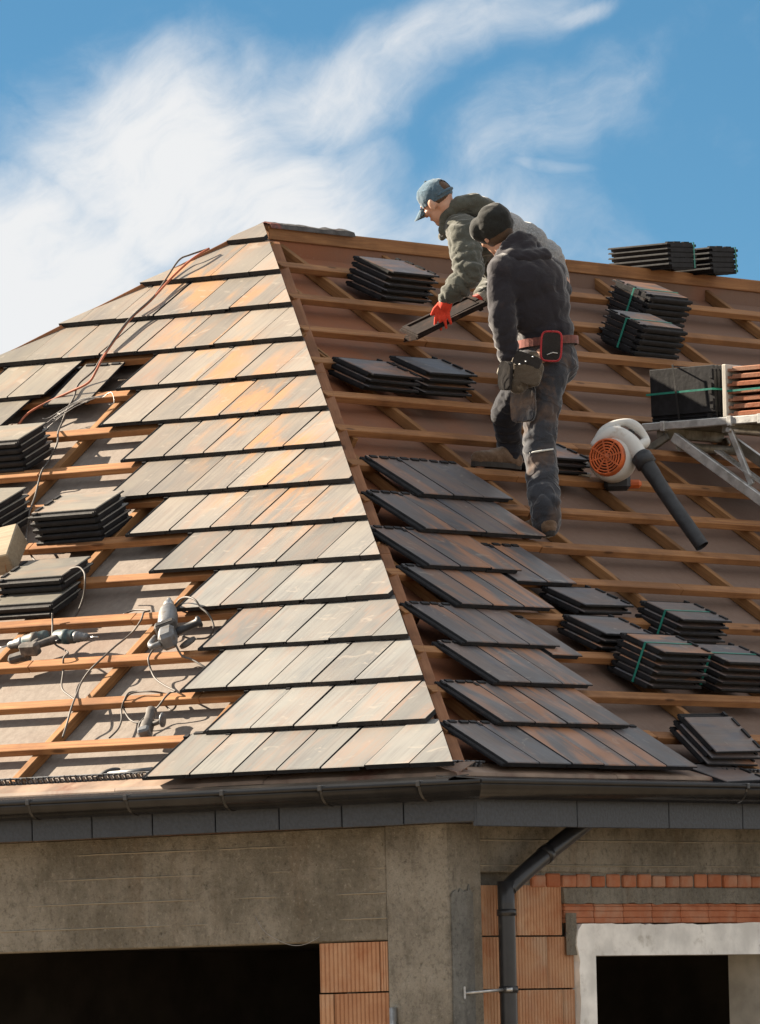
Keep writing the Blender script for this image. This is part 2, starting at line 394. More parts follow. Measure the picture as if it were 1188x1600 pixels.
# ------------------------------------------------------------------ object helpers
def link(name, me, parent=None, mw=None):
    o = bpy.data.objects.new(name, me)
    COL.objects.link(o)
    if parent is not None:
        o.parent = parent
    if mw is not None:
        o.matrix_basis = mw
    return o
def tag(o, label, cat, group=None):
    o['label'] = label
    o['category'] = cat
    o['kind'] = 'thing'
    if group:
        o['group'] = group
    return o
def struct(o):
    o['kind'] = 'structure'
    return o
def empty(name, label=None, cat=None, group=None, mw=None):
    o = link(name, None, None, mw)
    o.empty_display_size = 0.1
    if label:
        tag(o, label, cat, group)
    return o
def mesh(name, bm, *mats, smooth=False):
    me = bpy.data.meshes.new(name)
    bm.normal_update()
    bm.to_mesh(me)
    bm.free()
    for m in mats:
        me.materials.append(m)
    if smooth:
        for p in me.polygons:
            p.use_smooth = True
    return me
def add_box(bm, lo, hi, mtx=None, mi=0, bev=0.0):
    x0, y0, z0 = lo
    x1, y1, z1 = hi
    vs = [bm.verts.new(Vector(p)) for p in ((x0, y0, z0), (x1, y0, z0), (x1, y1, z0), (x0, y1, z0), (x0, y0, z1), (x1, y0, z1), (x1, y1, z1), (x0, y1, z1))]
    fs = []
    for q in ((0, 3, 2, 1), (4, 5, 6, 7), (0, 1, 5, 4), (1, 2, 6, 5), (2, 3, 7, 6), (3, 0, 4, 7)):
        f = bm.faces.new([vs[i] for i in q])
        f.material_index = mi
        fs.append(f)
    if bev > 0:
        es = list({e for f in fs for e in f.edges})
        r = bmesh.ops.bevel(bm, geom=es, offset=bev, segments=1, affect='EDGES', profile=0.5)
        vs = list({v for v in r['verts']} | {v for v in vs if v.is_valid})
        vs = list({v for f in r['faces'] for v in f.verts} | set(vs))
        for f in r['faces']:
            f.material_index = mi
    if mtx is not None:
        bmesh.ops.transform(bm, matrix=mtx, verts=[v for v in vs if v.is_valid])
    return vs
def box(name, lo, hi, m, parent=None, mw=None, bev=0.004):
    bm = bmesh.new()
    add_box(bm, lo, hi, None, 0, bev)
    return link(name, mesh(name, bm, m), parent, mw)
def add_prism(bm, poly, h0, h1, mi=0, top_mi=None, mtx=None):
    a = [bm.verts.new((p[0], p[1], h0)) for p in poly]
    b = [bm.verts.new((p[0], p[1], h1)) for p in poly]
    fs = [bm.faces.new(b), bm.faces.new(a[::-1])]
    n = len(poly)
    for i in range(n):
        fs.append(bm.faces.new((a[i], a[(i + 1) % n], b[(i + 1) % n], b[i])))
    for f in fs:
        f.material_index = mi
    if top_mi is not None:
        fs[0].material_index = top_mi
    if mtx is not None:
        bmesh.ops.transform(bm, matrix=mtx, verts=a + b)
    return fs
def smooth_path(pts, sub=5):
    pts = [Vector(p) for p in pts]
    out = []
    for i in range(len(pts) - 1):
        p0, p1, p2, p3 = pts[max(i - 1, 0)], pts[i], pts[i + 1], pts[min(i + 2, len(pts) - 1)]
        for k in range(sub):
            u = k / sub
            out.append(0.5 * ((2 * p1) + (p2 - p0) * u + (2 * p0 - 5 * p1 + 4 * p2 - p3) * u * u + (3 * p1 - p0 - 3 * p2 + p3) * u ** 3))
    out.append(pts[-1])
    return out
def add_tube(bm, pts, r, sides=8, mi=0, cap=True):
    pts = [Vector(p) for p in pts]
    n = len(pts)
    rs = r if isinstance(r, (list, tuple)) else [r] * n
    rings = []
    up = Vector((0.13, 0.31, 0.94))
    prev = None
    for i, p in enumerate(pts):
        d = (pts[min(i + 1, n - 1)] - pts[max(i - 1, 0)]).normalized()
        if prev is None:
            a = d.cross(up)
            if a.length < 1e-3:
                a = d.cross(Vector((1, 0, 0)))
        else:
            a = prev - d * prev.dot(d)
        a.normalize()
        prev = a
        b = d.cross(a)
        rings.append([bm.verts.new(p + (a * math.cos(2 * math.pi * k / sides) + b * math.sin(2 * math.pi * k / sides)) * rs[i]) for k in range(sides)])
    for i in range(n - 1):
        for k in range(sides):
            f = bm.faces.new((rings[i][k], rings[i][(k + 1) % sides], rings[i + 1][(k + 1) % sides], rings[i + 1][k]))
            f.material_index = mi
            f.smooth = True
    if cap:
        bm.faces.new(rings[0][::-1]).material_index = mi
        bm.faces.new(rings[-1]).material_index = mi
    return [v for q in rings for v in q]
def tube(name, pts, r, m, parent=None, sides=8, mw=None, cap=True):
    bm = bmesh.new()
    add_tube(bm, pts, r, sides, 0, cap)
    return link(name, mesh(name, bm, m), parent, mw)
def add_lathe(bm, prof, seg=20, mi=0, mtx=None, cap=True):
    rings = []
    for z, r in prof:
        rings.append([bm.verts.new((r * math.cos(2 * math.pi * k / seg), r * math.sin(2 * math.pi * k / seg), z)) for k in range(seg)])
    for i in range(len(rings) - 1):
        for k in range(seg):
            f = bm.faces.new((rings[i][k], rings[i][(k + 1) % seg], rings[i + 1][(k + 1) % seg], rings[i + 1][k]))
            f.material_index = mi
            f.smooth = True
    if cap:
        bm.faces.new(rings[0][::-1]).material_index = mi
        bm.faces.new(rings[-1]).material_index = mi
    vs = [v for q in rings for v in q]
    if mtx is not None:
        bmesh.ops.transform(bm, matrix=mtx, verts=vs)
    return vs
def aim(p, d, upv=(0, 0, 1)):          # matrix with z along d, at p
    d = Vector(d).normalized()
    a = Vector(upv).cross(d)
    if a.length < 1e-4:
        a = Vector((1, 0, 0)).cross(d)
    a.normalize()
    b = d.cross(a)
    return Matrix(((a.x, b.x, d.x, p[0]), (a.y, b.y, d.y, p[1]), (a.z, b.z, d.z, p[2]), (0, 0, 0, 1)))

# ================================================================== ground
bm = bmesh.new()
add_box(bm, (-900, -900, -3.6), (900, 900, -3.2))
struct(link('ground', mesh('ground', bm, M_GROUND)))

# ================================================================== house
house = empty('house', 'unfinished concrete and clay block house with a half tiled hip roof', 'house')
# --- roof decks
DN = -0.145 / CT
def deck_mesh(name, poly):
    bm = bmesh.new()
    a = [bm.verts.new(p) for p in poly]
    b = [bm.verts.new((p[0], p[1], p[2] - 0.03)) for p in poly]
    bm.faces.new(a)
    bm.faces.new(b[::-1])
    n = len(poly)
    for i in range(n):
        bm.faces.new((a[i], b[i], b[(i + 1) % n], a[(i + 1) % n]))
    bmesh.ops.recalc_face_normals(bm, faces=bm.faces)
    return mesh(name, bm, M_DECK)
E0 = 0.10
XE = 18.0
zt = HALF * TT + DN
ze = E0 * TT + DN
roofL = link('roof_slope', deck_mesh('roof_slope', [(E0, E0, ze), (HALF, HALF, zt), (E0, 2 * HALF - E0, ze)]), house)
roofL['label'] = 'sunlit roof slope on the left, half covered in pale tiles'
roofR = link('roof_slope', deck_mesh('roof_slope', [(E0, E0, ze), (XE - E0, E0, ze), (XE - HALF, HALF, zt), (HALF, HALF, zt)]), house)
roofR['label'] = 'shaded roof slope on the right with bare battens'
roofB = link('roof_slope', deck_mesh('roof_slope', [(E0, 2 * HALF - E0, ze), (HALF, HALF, zt), (XE - HALF, HALF, zt), (XE - E0, 2 * HALF - E0, ze)]), house)
roofE = link('roof_slope', deck_mesh('roof_slope', [(XE - E0, E0, ze), (XE - E0, 2 * HALF - E0, ze), (XE - HALF, HALF, zt)]), house)

# --- battens and counter battens
def bar(name, mtx, length, wid, thick, m, parent):
    bm = bmesh.new()
    add_box(bm, (0, -wid, -thick), (length, 0, 0), None, 0, 0.003)
    return link(name, mesh(name, bm, m), parent, mtx)
BN, BT, BW = -0.052, 0.037, 0.062
CN = BN - BT - 0.001
def jig(a):
    return random.uniform(-a, a)
for i in range(1, 15):
    s = i * G + 0.058
    v0 = 2 * HALF - s * CT - 0.02
    v1 = s * CT + 0.035
    cuts = [v0]
    p = v0 - random.uniform(1.2, 3.4)
    while p > v1 + 0.6:
        cuts.append(p)
        p -= random.uniform(2.2, 4.0)
    cuts.append(v1)
    for a, b in zip(cuts[:-1], cuts[1:]):
        bar('batten', ML(a, s + jig(0.004), BN + jig(0.002)) @ RZ(jig(0.0022)), a - b - 0.003, BW, BT, M_BATTEN, roofL)
RB = [j * GR + 0.035 for j in range(1, 15)]
for j, s in enumerate(RB):
    u0 = s * CT + 0.045
    u1 = 14.0
    cuts = [u0]
    p = u0 + random.uniform(0.8, 2.6)
    while p < u1 - 1:
        cuts.append(p)
        p += random.uniform(2.0, 3.9)
    cuts.append(u1)
    for a, b in zip(cuts[:-1], cuts[1:]):
        bar('batten', MR(a, s + jig(0.005), BN + jig(0.002)) @ RZ(jig(0.003)), b - a - 0.004, BW, BT, M_BATTEN, roofR)
for v in (0.95, 1.86, 2.84, 3.70, 4.58, 5.45, 6.3):
    top = min(v, 2 * HALF - v) / CT - 0.06
    bar('counter_batten', ML(v - 0.022, 0.13, CN) @ RZ(math.pi / 2), top - 0.13, 0.045, 0.053, M_COUNTER, roofL)
for u in (0.9, 1.85, 2.75, 3.72, 4.74, 5.68, 6.7, 7.72, 8.84, 9.8, 10.8, 11.8, 12.8):
    top = min(u, HALF) / CT - 0.06
    bar('counter_batten', MR(u - 0.022, 0.12, CN) @ RZ(math.pi / 2), top - 0.12, 0.045, 0.053, M_COUNTER, roofR)
# short jack pieces beside the hip on the right slope
for sj in (1.5, 2.6, 3.3, 4.2, 4.9):
    u = sj * CT + 0.26
    bar('counter_batten', MR(u - 0.02, sj + 0.0, CN) @ RZ(math.pi / 2), 0.27, 0.04, 0.053, M_COUNTER, roofR)
# hip board and ridge board
hd = Vector((1, 1, TT)).normalized()
hx = hd
hy = Vector((1, -1, 0)).normalized()
hz = hx.cross(hy)
if hz.z < 0:
    hz = -hz
def hipm(t0, side, drop):
    p = Vector((t0, t0, t0 * TT - drop)) + hy * side
    return Matrix(((hx.x, hy.x, hz.x, p.x), (hx.y, hy.y, hz.y, p.y), (hx.z, hy.z, hz.z, p.z), (0, 0, 0, 1)))
LH = (HALF - 0.12) * math.sqrt(2 + TT * TT)
for a, b in ((0.0, 0.37), (0.37, 0.72), (0.72, 1.0)):
    box('hip_board', (0.002, 0.020, -0.05), (LH * (b - a) - 0.002, 0.075, 0.0), M_HIPWOOD, roofR, hipm(0.10, 0.012, 0.104) @ T(LH * a, 0, 0), 0.003)
    box('hip_board', (0.002, -0.035, -0.13), (LH * (b - a) - 0.002, 0.016, -0.06), M_HIPWOOD, roofR, hipm(0.10, 0, 0.05) @ T(LH * a, 0, 0), 0.003)
for a, b in ((4.62, 7.4), (7.404, 10.6), (10.604, 13.4)):
    box('ridge_board', (a, 4.572, 3.098), (b, 4.63, 3.172 + jig(0.003)), M_BATTEN, roofR, None, 0.004)
box('ridge_plank', (4.60, 4.585, 2.98), (13.4, 4.62, 3.0975), M_DECK, roofR, None, 0.0)

# hip board of the far hip, just showing past the tile ends
hl = Vector((-1, 1, -TT)).normalized()
hq = Vector((1, 1, 0)).normalized()
hn = hl.cross(hq)
if hn.z < 0:
    hn = -hn
p_ = Vector((HALF - 0.1, HALF + 0.1, (HALF - 0.1) * TT - 0.012))
box('hip_board', (0.0, 0.0, -0.06), (5.6, 0.035, 0.0), M_HIPWOOD, roofL, Matrix(((hl.x, hq.x, hn.x, p_.x), (hl.y, hq.y, hn.y, p_.y), (hl.z, hq.z, hn.z, p_.z), (0, 0, 0, 1))), 0.003)
# --- roof tiles
TL = 0.425
SEC = [(-0.036, -0.013), (-0.031, -0.008), (-0.027, -0.009), (-0.022, -0.015), (-0.017, -0.009), (-0.012, -0.009), (-0.007, -0.015), (-0.001, -0.014),
       (0.001, -0.003), (0.004, 0.0), (0.253, 0.0), (0.256, -0.003), (0.257, -0.0095), (0.224, -0.0095), (0.221, -0.024), (-0.036, -0.024)]
def tile_mesh():
    bm = bmesh.new()
    n = len(SEC)
    secs = []
    for y, dz in ((0.0, 0.004), (0.004, 0.0), (TL, 0.0)):
        secs.append([bm.verts.new((x, y, min(z, -dz) if z > -0.006 else z)) for x, z in SEC])
    for k in range(2):
        for i in range(n):
            f = bm.faces.new((secs[k][i], secs[k][(i + 1) % n], secs[k + 1][(i + 1) % n], secs[k + 1][i]))
            f.material_index = 0 if i == 9 else 1
    bm.faces.new(secs[0][::-1]).material_index = 1
    bm.faces.new(secs[2]).material_index = 1
    for x0, x1, y0, h in ((0.02, 0.075, TL - 0.028, 0.007), (0.10, 0.16, TL - 0.034, 0.009), (0.185, 0.235, TL - 0.028, 0.007), (-0.03, -0.004, TL - 0.05, 0.004)):
        add_box(bm, (x0, y0, -0.012), (x1, y0 + 0.02, h), None, 1)
    add_box(bm, (0.05, TL - 0.03, -0.04), (0.19, TL - 0.012, -0.0235), None, 1)       # nibs that hook on the batten
    bmesh.ops.recalc_face_normals(bm, faces=bm.faces)
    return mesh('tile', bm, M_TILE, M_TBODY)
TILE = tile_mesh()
def stack_mesh():
    bm = bmesh.new()
    bm.from_mesh(TILE)
    for lo, hi in (((-0.030, 0.006, -0.0335), (0.212, 0.03, -0.0238)), ((-0.030, TL - 0.03, -0.0335), (0.212, TL - 0.008, -0.0238)), ((-0.030, 0.0305, -0.0335), (-0.012, TL - 0.0305, -0.0238)), ((0.19, 0.0305, -0.0335), (0.212, TL - 0.0305, -0.0238))):
        add_box(bm, lo, hi, None, 1)
    return mesh('stacked_tile', bm, M_TILE, M_TBODY)
STILE = stack_mesh()
DARK_TILE = TILE.copy()
DARK_TILE.materials.clear()
DARK_TILE.materials.append(M_TBODY)
DARK_TILE.materials.append(M_TBODY)
TERRA_TILE = TILE.copy()
TERRA_TILE.materials.clear()
TERRA_TILE.materials.append(M_TERRA)
TERRA_TILE.materials.append(M_TERRA)
TILT = math.atan(0.030 / G)
def clip(poly, a, b, c):      # keep a*x+b*y+c >= 0
    out = []
    for i in range(len(poly)):
        p, q = poly[i], poly[(i + 1) % len(poly)]
        dp, dq = a * p[0] + b * p[1] + c, a * q[0] + b * q[1] + c
        if dp >= 0:
            out.append(p)
        if (dp >= 0) != (dq >= 0):
            t = dp / (dp - dq)
            out.append((p[0] + (q[0] - p[0]) * t, p[1] + (q[1] - p[1]) * t))
    return out
def area(p):
    return 0.5 * sum(p[i][0] * p[(i + 1) % len(p)][1] - p[(i + 1) % len(p)][0] * p[i][1] for i in range(len(p)))
def lay_left(v0, i, wid=0.257):      # tile whose left edge is at v0, in course i
    s = i * G
    rect = [(0.001, 0), (wid, 0), (wid, TL), (0.001, TL)]
    # hip: v >= s*CT  ->  (v0-x) - (s+y)*CT - m >= 0
    p = clip(rect, -1, -CT, v0 - s * CT - 0.004)
    p = clip(p, 1, -CT, 2 * HALF - s * CT - v0 + 0.01) if p else p
    if not p or len(p) < 3 or abs(area(p)) < 0.003:
        return
    m = ML(v0 + jig(0.0015), s + jig(0.003), jig(0.0015)) @ RZ(jig(0.004)) @ RX(-TILT + jig(0.004))
    if abs(area(p) - area(rect)) < 1e-6 and wid > 0.25:
        link('tile', TILE, roofL, m)
    else:
        bm = bmesh.new()
        add_prism(bm, p, -0.024, 0.0, 1, 0)
        bmesh.ops.recalc_face_normals(bm, faces=bm.faces)
        link('tile', mesh('cut_tile', bm, M_TILE, M_TBODY), roofL, m)
SEAM = [0.256, 0.392, 0.781, 1.172, 1.304, 1.715, 2.115, 2.506, 2.645, 3.044, 3.436, 3.568, 3.963, 4.335]
NT_ = [6, 5, 5, 4, 5, 5, 5, 5, 5, 5, 4, 9, 7, 5]
for i in range(14):
    lay_left(SEAM[i], i)
    for j in range(NT_[i]):
        lay_left(SEAM[i] + (j + 1) * TW, i)
for v0 in (4.47, 4.73, 4.99):
    lay_left(v0, 14)
# the second patch of tiles near the left edge, one tile slipped and tilted
for v0, i in ((5.252, 10), (5.512, 10), (5.36, 9)):
    lay_left(v0, i)
link('tile', TILE, roofL, ML(4.945, 3.80, -0.028) @ RZ(0.05) @ RX(-TILT + 0.05) @ RY(0.06))
# right slope courses
RROW = {0: (0.426, 6), 1: (0.821, 4), 2: (1.213, 3), 3: (1.369, 3), 4: (1.755, 3), 5: (1.907, 3), 6: (2.290, 4), 7: (2.69, 3)}
def lay_right(u0, s, extra=None):
    m = MR(u0 + jig(0.0015), s + jig(0.002), jig(0.0015)) @ RZ(jig(0.004)) @ RX(-math.atan(0.030 / GR) + jig(0.004))
    link('tile', TILE, roofR, m if extra is None else m @ extra)
for i, (u0, nt) in RROW.items():
    for j in range(nt):
        lay_right(u0 + j * TW, i * GR)
lay_right(2.02, 3 * GR - 0.062, T(0, 0, -0.018))
lay_right(2.575, 5 * GR - 0.07, T(0, 0, -0.022))
lay_right(2.835, 5 * GR - 0.07, T(0, 0, -0.020))
lay_right(2.50, 4 * GR - 0.03, T(0.02, 0, -0.012)) if False else None

# --- eaves: flashing, comb, fascia, gutters
def strip(name, pts, y0, y1, axis, m, parent, th=0.004):
    # sheet following a profile (offset, z) run along the eave
    bm = bmesh.new()
    prof = [(a, z) for a, z in pts] + [(a, z - th) for a, z in reversed(pts)]
    ends = []
    for e in (y0, y1):
        ends.append([bm.verts.new((a, e, z) if axis == 'y' else (e, a, z)) for a, z in prof])
    n = len(prof)
    for i in range(n):
        bm.faces.new((ends[0][i], ends[0][(i + 1) % n], ends[1][(i + 1) % n], ends[1][i]))
    bm.faces.new(ends[0])
    bm.faces.new(ends[1])
    bmesh.ops.recalc_face_normals(bm, faces=bm.faces)
    return link(name, mesh(name, bm, m), parent)
fl_prof = [(0.20, ze + 0.10 * TT + 0.006), (0.10, ze + 0.006), (0.02, -0.075), (-0.07, -0.085), (-0.075, -0.13)]
strip('eave_flashing', [(0.17, 0.0), (0.05, -0.048), (0.045, -0.062)], 0.0, 1.15, 'y', M_FLASH, house)
strip('eave_flashing', [(0.17, 0.002), (0.05, -0.046), (0.045, -0.060)], 1.153, 2.05, 'y', M_FLASH, house)
strip('eave_flashing', [(0.17, 0.0), (0.05, -0.048), (0.045, -0.062)], 2.053, 9.1, 'y', M_FLASH, house)
strip('eave_flashing', [(0.17, 0.0), (0.0, -0.052), (-0.005, -0.066)], 0.02, 1.3, 'x', M_FLASH, house)
strip('eave_flashing', [(0.17, 0.002), (0.0, -0.050), (-0.005, -0.064)], 1.303, 14.0, 'x', M_FLASH, house)
strip('drip_edge', [(0.09, -0.062), (-0.02, -0.072), (-0.07, -0.085), (-0.074, -0.14)], -0.02, 9.1, 'y', M_GUTTER, house)
strip('drip_edge', [(0.09, -0.064), (-0.08, -0.078), (-0.17, -0.088), (-0.174, -0.14)], -0.02, 14.0, 'x', M_GUTTER, house)
# ventilation comb along the open eave
def comb(name, m0, length, parent):
    bm = bmesh.new()
    add_box(bm, (0, 0, 0), (length, 0.02, 0.006))
    k = 0.0
    while k < length - 0.03:
        add_box(bm, (k, 0.004, 0.006), (k + 0.008, 0.012, 0.036 + jig(0.004)))
        add_box(bm, (k + 0.012, 0.004, 0.006), (k + 0.024, 0.010, 0.026 + jig(0.006)), None, 1)
        k += 0.034
    add_box(bm, (0, 0.016, 0.024), (length, 0.022, 0.032), None, 1)
    return link(name, mesh(name, bm, M_BLACK, M_GREYTOOL), parent, m0)
comb('eave_comb', ML(5.2, 0.125, -0.098), 3.33, roofL)
comb('eave_comb', MR(0.09, 0.07, -0.085), 0.3, roofR)
comb('eave_comb', MR(2.3, 0.07, -0.095), 3.0, roofR)

def fascia(axis, x, runs):
    for a, b in runs:
        lo, hi = ((x, a + 0.002, -0.29), (x + 0.018, b - 0.002, -0.10)) if axis == 'y' else ((a + 0.002, x, -0.29), (b - 0.002, x + 0.018, -0.10))
        yield lo, hi
fasL = box('fascia', (-0.028, -0.145, -0.283), (-0.003, 9.2, -0.11), M_FASCIA, house)
fasR = box('fascia', (-0.02, -0.138, -0.305), (17.8, -0.115, -0.11), M_FASCIA, house)
ys = [-0.15, 0.26, 0.62, 0.99, 1.37, 1.75, 2.12, 2.49, 2.86, 3.4]
for a, b in zip(ys[:-1], ys[1:]):
    box('panel', (-0.050, a + 0.003, -0.287 + jig(0.002)), (-0.0285, b - 0.003, -0.112), M_FASCIA, fasL, None, 0.003)
xs = [-0.05, 0.75, 1.5, 2.12, 2.9, 3.8]
for a, b in zip(xs[:-1], xs[1:]):
    box('panel', (a + 0.003, -0.160, -0.309 + jig(0.002)), (b - 0.003, -0.1385, -0.112), M_FASCIA, fasR, None, 0.003)
# soffit
box('soffit', (-0.002, -0.114, -0.28), (0.199, 9.2, -0.262), M_FASCIA, house)
box('soffit', (0.2, -0.114, -0.28), (17.8, 0.199, -0.262), M_FASCIA, house)

def gutter(name, p0, p1, inward, r=0.075):
    p0, p1, inward = Vector(p0), Vector(p1), Vector(inward)
    bm = bmesh.new()
    prof = []
    for k in range(13):          # half round, outer rim at the far side from the wall
        a = math.pi + math.pi * k / 12
        prof.append((-math.cos(a) * r * -1, math.sin(a) * r * 1.05))
    pr = [(c, z) for c, z in prof]
    outer = pr
    inner = [(c * 0.955, z * 0.955 + 0.0) for c, z in pr]
    ring = outer + inner[::-1]
    es = []
    for p in (p0, p1):
        al = (p1 - p0).normalized()          # mitred at the corner of the house
        es.append([bm.verts.new(p + inward * c + Vector((0, 0, z)) + (al * c if p == p0 else Vector())) for c, z in ring])
    n = len(ring)
    for i in range(n):
        f = bm.faces.new((es[0][i], es[0][(i + 1) % n], es[1][(i + 1) % n], es[1][i]))
        f.smooth = True
    bm.faces.new(es[0])
    bm.faces.new(es[1])
    for p in (p1,):          # end stop
        bm.faces.new([bm.verts.new(p + inward * c + Vector((0, 0, z))) for c, z in outer])
    bmesh.ops.recalc_face_normals(bm, faces=bm.faces)
    # rolled bead on the outer rim
    add_tube(bm, [p0 - inward * r - al * r + Vector((0, 0, 0.002)), p1 - inward * r + Vector((0, 0, 0.002))], 0.0085, 10)
    return link(name, mesh(name, bm, M_GUTTER), house)
GZ = -0.110
gutL = gutter('gutter', (-0.128, -0.228, GZ), (-0.128, 9.2, GZ), (1, 0, 0))
gutR = gutter('gutter', (-0.128, -0.228, GZ), (17.8, -0.228, GZ), (0, 1, 0))
def bracket(p, inward, parent, r=0.0752):
    bm = bmesh.new()
    inward = Vector(inward)
    along = Vector((0, 0, 1)).cross(inward)
    pts = []
    for k in range(11):
        a = math.pi + math.pi * k / 10
        pts.append(Vector(p) + inward * (math.cos(a) * r) + Vector((0, 0, math.sin(a) * r * 1.05)))
    prev = None
    for q in pts:
        d = (q - Vector(p)).normalized() * 0.0025
        cur = [bm.verts.new(q + along * s + d * t) for s, t in ((-0.008, 0), (0.008, 0), (0.008, 1), (-0.008, 1))]
        if prev:
            for i in range(4):
                bm.faces.new((prev[i], prev[(i + 1) % 4], cur[(i + 1) % 4], cur[i]))
        prev = cur
    o = Vector(p) - inward * r
    add_box(bm, (-0.013, -0.014, -0.012), (0.013, 0.02, 0.017), Matrix(((along.x, inward.x, 0, o.x), (along.y, inward.y, 0, o.y), (0, 0, 1, o.z), (0, 0, 0, 1))), 0, 0.004)
    bmesh.ops.recalc_face_normals(bm, faces=bm.faces)
    link('bracket', mesh('bracket', bm, M_GUTTER), parent)
for y in (0.05, 0.62, 1.2, 1.78, 2.38, 3.0):
    bracket((-0.128, y, GZ), (1, 0, 0), gutL)
for x in (1.95, 2.6, 3.3):
    bracket((x, -0.228, GZ), (0, 1, 0), gutR)

# --- walls
WX, WY, WT = 0.2, 0.2, 0.26
wallL = box('wall', (WX, 0.555, -0.815), (WX + WT, 9.0, -0.281), M_CONC, house, None, 0.006)
wallL['label'] = 'board marked concrete beam over the garage opening'
col = box('column', (WX - 0.003, WY - 0.003, -3.2), (WX + WT, 0.554, -0.281), M_CONC2, house, None, 0.003)
col['label'] = 'pale concrete corner column'
wallR = box('wall', (0.461, WY + 0.06, -3.2), (1.3, WY + WT, -0.281), M_MORTAR, house, None, 0.0)
box('wall', (0.458, WY, -0.508), (17.7, WY + 0.27, -0.2805), M_CONC, wallR, None, 0.006)
# the corner keeps a darker mortar coat on the right hand side
bm = bmesh.new()
mc = [(0.384, -3.2)] + [(0.384 - 0.17 * k / 12, -0.60 + 0.05 * noise.noise((k * 0.7, 2.2, 0)) + 0.02 * noise.noise((k * 2.3, 5, 0))) for k in range(13)] + [(0.214 + 0.006 * noise.noise((0, k * 0.9, 3)), -0.62 - 2.58 * k / 20) for k in range(1, 21)]
add_prism(bm, mc, -(WY - 0.0035), -(WY - 0.011))
bmesh.ops.recalc_face_normals(bm, faces=bm.faces)
link('mortar_coat', mesh('mortar_coat', bm, M_MORTAR2), col, Matrix(((1, 0, 0, 0), (0, 0, -1, 0), (0, 1, 0, 0), (0, 0, 0, 1))))
def block_mesh(wd, ht, dp, pitch=0.0235, depth=0.007):
    bm = bmesh.new()
    n = max(3, int(wd / pitch))
    prof = [(0.0, 0.004)]
    for k in range(n):
        x0 = wd * (k + 0.12) / n
        x1 = wd * (k + 0.34) / n
        prof += [(x0, 0.0), (x1, depth), (wd * (k + 0.52) / n, 0.0)]
    prof += [(wd, 0.004), (wd, dp), (0, dp)]
    a = [bm.verts.new((x, y, 0.0)) for x, y in prof]
    b = [bm.verts.new((x, y, ht)) for x, y in prof]
    m = len(prof)
    for i in range(m):
        bm.faces.new((a[i], a[(i + 1) % m], b[(i + 1) % m], b[i]))
    bm.faces.new(a[::-1])
    bm.faces.new(b)
    bmesh.ops.recalc_face_normals(bm, faces=bm.faces)
    return mesh('clay_block', bm, M_CLAY)
def block_right(x0, x1, z0, z1, out=0.0):
    link('clay_block', block_mesh(x1 - x0 - 0.006, z1 - z0 - 0.008, 0.12), wallR, T(x0 + 0.003, WY - out + jig(0.002), z0 + 0.004) @ RZ(jig(0.004)))
zr = [(-0.808, -0.565), (-1.058, -0.808), (-1.306, -1.058), (-1.555, -1.306)]
for (z0, z1), cuts in zip(zr, ([0.386, 0.745, 1.112], [0.386, 0.62, 0.985, 1.205], [0.386, 0.735, 1.105, 1.205], [0.386, 0.62, 0.985, 1.205])):
    for a, b in zip(cuts[:-1], cuts[1:]):
        block_right(a, b, z0, z1)
def block_left(y0, y1, z0, z1):
    link('clay_block', block_mesh(y1 - y0 - 0.006, z1 - z0 - 0.006, 0.2), wallL, T(WX + jig(0.003) - 0.004, y1 - 0.003, z0 + 0.003) @ RZ(-math.pi / 2 + jig(0.004)))
zl = [(-1.055, -0.818), (-1.303, -1.057), (-1.55, -1.305)]
for (z0, z1), cuts in zip(zl, ([0.556, 0.605, 0.962], [0.556, 0.88, 0.965], [0.556, 0.62, 0.962])):
    for a, b in zip(cuts[:-1], cuts[1:]):
        block_left(a, b, z0, z1)
box('wall', (WX + 0.21, 0.556, -3.2), (WX + WT, 0.96, -0.82), M_MORTAR, wallL, None, 0.0)
# steel stub at the foot of the column
tube('conduit', [(WX - 0.02, 0.52, -3.2), (WX - 0.02, 0.52, -1.13)], 0.018, M_ZINC, house)
# course of half bricks in mortar above the window
x = 0.86
while x < 3.2:
    wd = random.uniform(0.095, 0.112)
    hh = random.uniform(0.05, 0.066)
    box('brick', (x, WY - 0.012 + jig(0.006), -0.577), (x + wd, WY + 0.1, -0.577 + hh), M_BRICK, wallR, None, 0.006)
    x += wd + random.uniform(0.012, 0.03)
box('mortar_bed', (0.80, WY + 0.004, -0.58), (17.7, WY + 0.25, -0.5085), M_MORTAR, wallR, None, 0.0)
bm = bmesh.new()          # rough mortar band with an uneven lower edge
npt = 90
top, bot = [], []
for k in range(npt + 1):
    xx = 1.115 + (4.0 - 1.115) * k / npt
    top.append(bm.verts.new((xx, WY - 0.006 + 0.008 * noise.noise((xx * 9, 0, 1)), -0.5805)))
    bot.append(bm.verts.new((xx, WY - 0.010 + 0.012 * noise.noise((xx * 11, 3, 1)), -0.655 + 0.010 * noise.noise((xx * 14, 7, 2)))))
for k in range(npt):
    bm.faces.new((bot[k], bot[k + 1], top[k + 1], top[k]))
ext = bmesh.ops.extrude_face_region(bm, geom=list(bm.faces))
bmesh.ops.translate(bm, vec=(0, 0.1, 0), verts=[g for g in ext['geom'] if isinstance(g, bmesh.types.BMVert)])
bmesh.ops.recalc_face_normals(bm, faces=bm.faces)
link('mortar_band', mesh('mortar_band', bm, M_MORTAR), wallR)
